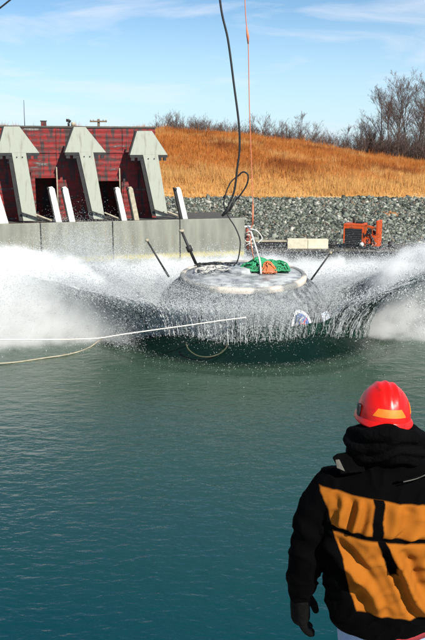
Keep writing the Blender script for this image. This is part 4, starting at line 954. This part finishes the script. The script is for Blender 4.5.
def jacket_disp(co, no):
    x, y, z = co.T.astype(float); out = np.zeros(len(co))
    nv = np.array([mnoise.noise(Vector((a * 5.0, b_ * 5.0, c * 3.0))) for a, b_, c in co]); out += nv * .014
    n3 = np.array([mnoise.noise(Vector((a * 17, b_ * 17, c * 12))) for a, b_, c in co]); n4 = np.array([1 - abs(mnoise.noise(Vector((a * 9 + c * 6, b_ * 7, c * 9 - a * 5)))) * 2 for a, b_, c in co]); out += n3 * .005 + np.clip(n4, 0, 1) ** 3 * .010
    tor = (np.abs(x) < .30)
    zs = z + .10 * x
    # gathered pleats between yoke and band
    g = sstep(1.235, 1.26, zs) * (1 - sstep(1.36, 1.40, zs)); out += tor * g * .017 * np.sin(x * 88 + 7 * nv + 4 * np.sin(z * 13)) * (.6 + .6 * np.sin(x * 31 + 1))
    out -= tor * .014 * np.exp(-((zs - 1.237) / .014) ** 2)
    # long folds fanning down and right
    d = sstep(.84, .95, zs) * (1 - sstep(1.14, 1.225, zs)); u = x * .80 + z * .62
    out += tor * d * .036 * np.sin(u * 54 + 4.5 * nv + 2.0 * np.sin(x * 9)) * (.55 + .6 * np.sin(u * 19 + x * 12))
    out += tor * d * .004 * np.sin((x * .5 - z) * 75 + 4 * nv)
    # sleeves: rings of creases
    sl = 1 - tor.astype(float); out += sl * .0055 * np.sin(z * 58 + 5 * nv + x * 30) * (.5 + .5 * np.sin(z * 17))
    return out
j = MB()
loft(j, [(.755, 0, .0, .215, .15), (.80, 0, 0, .232, .16), (.88, 0, -.005, .255, .175), (1.0, 0, -.01, .27, .18), (1.15, 0, -.015, .285, .185), (1.28, 0, -.02, .30, .185), (1.38, 0, -.015, .30, .17), (1.45, 0, -.01, .25, .14), (1.50, 0, -.0, .16, .11), (1.55, HX * .5, .0, .12, .105), (1.58, HX * .7, .0, .11, .10)])
limb(j, [(-.24, -.01, 1.395), (-.33, -.02, 1.25), (-.352, -.02, 1.08), (-.36, .02, .94), (-.362, .04, .885)], [.095, .082, .078, .066, .054])
limb(j, [(.24, -.01, 1.395), (.33, -.02, 1.25), (.355, -.02, 1.08), (.36, .02, .94), (.365, .05, .885)], [.095, .082, .078, .066, .054])
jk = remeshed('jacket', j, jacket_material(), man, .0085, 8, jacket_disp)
MBLKC = mat('black_cloth', (.0008, .0008, .001), (.0018, .0018, .002), 12, .9, .5, 60, spec=.05)
MBLKG = mat('black_glove', (.001, .001, .001), (.003, .0028, .0028), 14, .85, .5, 50, spec=.1)
h_ = MB()
ball(h_, (HX + .005, -.055, 1.615), (.155, .115, .088), 24); ball(h_, (HX + .09, -.03, 1.60), (.09, .11, .085), 18); ball(h_, (HX - .085, -.04, 1.60), (.09, .10, .078), 18)
limb(h_, [(HX - .135, .0, 1.63), (HX - .09, -.11, 1.665), (HX + .0, -.145, 1.675), (HX + .09, -.12, 1.665), (HX + .145, -.0, 1.62)], [.03, .034, .036, .036, .034])
def hood_disp(co, no):
    return np.array([mnoise.noise(Vector((a * 9, b_ * 9, c * 16))) * .016 + .006 * math.sin(c * 90 + a * 40 * (1 if a > 0 else -1) + 6 * mnoise.noise(Vector((a * 5, b_ * 5, c * 5)))) for a, b_, c in co])
remeshed('hood', h_, MBLKC, man, .008, 5, hood_disp)
# stand-up collar wings
cw = MB()
cw.prism([(0, 0), (-.10, -.01), (-.135, .055), (-.115, .07), (-.02, .085)], (HX - .09, -.10, 1.50), Vector((1, 0, 0)), Vector((0, .25, .97)), Vector((0, .018, 0)))
cw.build('collar_wing', MBLKC, man, bevel=.005); cw = MB()
cw.prism([(0, 0), (.20, .015), (.215, .05), (.10, .02), (-.02, .0)], (HX + .05, -.16, 1.485), Vector((1, .25, 0)), Vector((0, .25, .97)), Vector((0, .018, 0)))
cw.build('collar_wing', MBLKC, man, bevel=.005)
ln_ = MB(); ln_.prism([(-.085, .004), (-.118, .018), (-.124, .05), (-.108, .052)], (HX - .09, -.104, 1.50), Vector((1, 0, 0)), Vector((0, .25, .97)), Vector((0, .003, 0)))
ln_.tube(curve_pts([(HX + .05, -.172, 1.487), (HX + .11, -.165, 1.50), (HX + .18, -.145, 1.525), (HX + .25, -.11, 1.545)], 6), .002, 6)
ln_.build('grey_piping', mat('grey_lining', (.10, .095, .08), (.05, .045, .04), 30, .8), man)
g = MB(); hand(g, (-.368, .045, .865), (.07, .05, -1), -1, 1.25); limb(g, [(-.362, .04, .93), (-.368, .045, .865)], [.052, .042]); remeshed('glove', g, MBLKG, man, .0055, 3)
g = MB(); hand(g, (.37, .055, .865), (-.05, .08, -1), 1, 1.25); limb(g, [(.365, .05, .93), (.37, .055, .865)], [.052, .042]); remeshed('glove', g, MBLKG, man, .0055, 3)
tr_ = MB(); loft(tr_, [(.72, 0, 0, .19, .125), (.80, 0, 0, .195, .13), (.92, 0, 0, .19, .13), (1.0, 0, 0, .18, .12)])
for s in (-1, 1): limb(tr_, [(s * .095, 0, .82), (s * .11, .01, .48), (s * .115, -.01, .14)], [.112, .085, .075])
def jean_disp(co, no): return np.array([mnoise.noise(Vector((a * 8, b_ * 8, c * 8))) * .012 for a, b_, c in co])
remeshed('trousers', tr_, mat('jeans', (.22, .32, .50), (.34, .44, .60), 7, .85, .3, 150), man, .011, 4, jean_disp)
sh = MB()
for i in range(17):
    a = R(-88 + 80 * i / 16)
    for r_, z_ in ((.200, .735 + .004 * math.sin(i)), (.214, .735 + .004 * math.sin(i)), (.214, .80), (.200, .80)): sh.v.append(Vector((r_ * math.cos(a), r_ * .72 * math.sin(a), z_)))
for i in range(16):
    for q_ in range(4): sh.f.append([i * 4 + q_, (i + 1) * 4 + q_, (i + 1) * 4 + (q_ + 1) % 4, i * 4 + (q_ + 1) % 4])
sh.build('shirt_hem', mat('red_shirt', (.35, .02, .03), (.25, .02, .03), 8, .85), man, True)
for s in (-1, 1):
    bt = MB(); limb(bt, [(s * .115, -.03, .055), (s * .12, .08, .055), (s * .125, .19, .045)], [.052, .052, .042]); limb(bt, [(s * .115, -.02, .06), (s * .115, -.015, .22)], [.055, .062]); bt.box((s * .12, .08, .012), (.10, .31, .024))
    remeshed('boot', bt, MBLKG, man, .009, 2)

# hard hat
hz = 1.70; HC = Vector((HX, .02, hz))
hat = MB(); n, rows = 64, 18
def hat_pt(a, e):
    rx, ry, rzz = .120, .148, .150
    ce, se = math.cos(e), math.sin(e); x = rx * ce * math.cos(a); y = ry * ce * math.sin(a); z = rzz * se ** 0.92 if se > 0 else 0
    # three ridges running front to back over the crown
    top_ = float(sstep(.25, .8, se)); bump = sum(math.exp(-((x - c) / .0095) ** 2) for c in (-.036, 0, .036)) * .0055 * top_
    v = Vector((x, y, z)); nn = Vector((x / rx ** 2, y / ry ** 2, z / rzz ** 2 + .1)).normalized(); return v + nn * bump
for i in range(rows + 1):
    e = (math.pi / 2) * (i / rows) * .999
    for k_ in range(n): hat.v.append(hat_pt(2 * math.pi * k_ / n, e))
for i in range(rows):
    for k_ in range(n): hat.f.append([i * n + k_, i * n + (k_ + 1) % n, (i + 1) * n + (k_ + 1) % n, (i + 1) * n + k_])
hat.f.append([rows * n + k_ for k_ in range(n)])
MRH = mat('hard_hat_red', (.68, .006, .003), (.34, .008, .005), 14, .32, .04, 60, spec=.4, lo=.60, hi=.72, detail=9)
ho = hat.build('hard_hat', MRH, man, True, loc=HC); ho.rotation_euler = (R(-3), R(3), 0); ho.scale = (.92, .95, .98)
br = MB(); prof = []
for k_ in range(n):
    a = 2 * math.pi * k_ / n; fr = max(0, math.sin(a)); bk = max(0, -math.sin(a)); ex = .010 + .045 * fr ** 3 + .006 * bk
    for (s_, z_) in ((0.985, .012), (1.0, .006), (None, -.006 - .012 * bk), (None, -.012 - .012 * bk), (0.96, -.006)):
        if s_ is None: br.v.append(Vector(((.120 + ex) * math.cos(a), (.148 + ex) * math.sin(a), z_)))
        else: br.v.append(Vector((.120 * s_ * math.cos(a), .148 * s_ * math.sin(a), z_)))
for k_ in range(n):
    for q_ in range(5):
        a_, b_ = k_ * 5 + q_, k_ * 5 + (q_ + 1) % 5; c_, d_ = ((k_ + 1) % n) * 5 + (q_ + 1) % 5, ((k_ + 1) % n) * 5 + q_; br.f.append([a_, b_, c_, d_])
br.build('brim', MRH, ho, True)
MOS = mat('orange_tape', (.85, .19, .005), (.80, .15, .005), 30, .6)
def tape(a0, a1, e0, e1, taper):
    t = MB(); na, ne = 14, 4
    for i in range(na + 1):
        for q_ in range(ne + 1):
            f_ = q_ / ne; sh_ = taper * f_; a = a0 + sh_ + (a1 - a0 - 2 * sh_) * i / na; e = e0 + (e1 - e0) * f_; p = hat_pt(a, e); t.v.append(p * 1.008)
    for i in range(na):
        for q_ in range(ne): t.f.append([i * (ne + 1) + q_, (i + 1) * (ne + 1) + q_, (i + 1) * (ne + 1) + q_ + 1, i * (ne + 1) + q_ + 1])
    return t.build('reflective_tape', MOS, ho, True)
tape(R(-90 - 40), R(-90 + 37), R(10), R(23), R(11)); tape(R(-33), R(5), R(12), R(30), R(8))
sl_ = MB(); sl_.box((-.119, -.02, .03), (.012, .04, .05)); sl_.build('side_slot', MK, ho, bevel=.004)
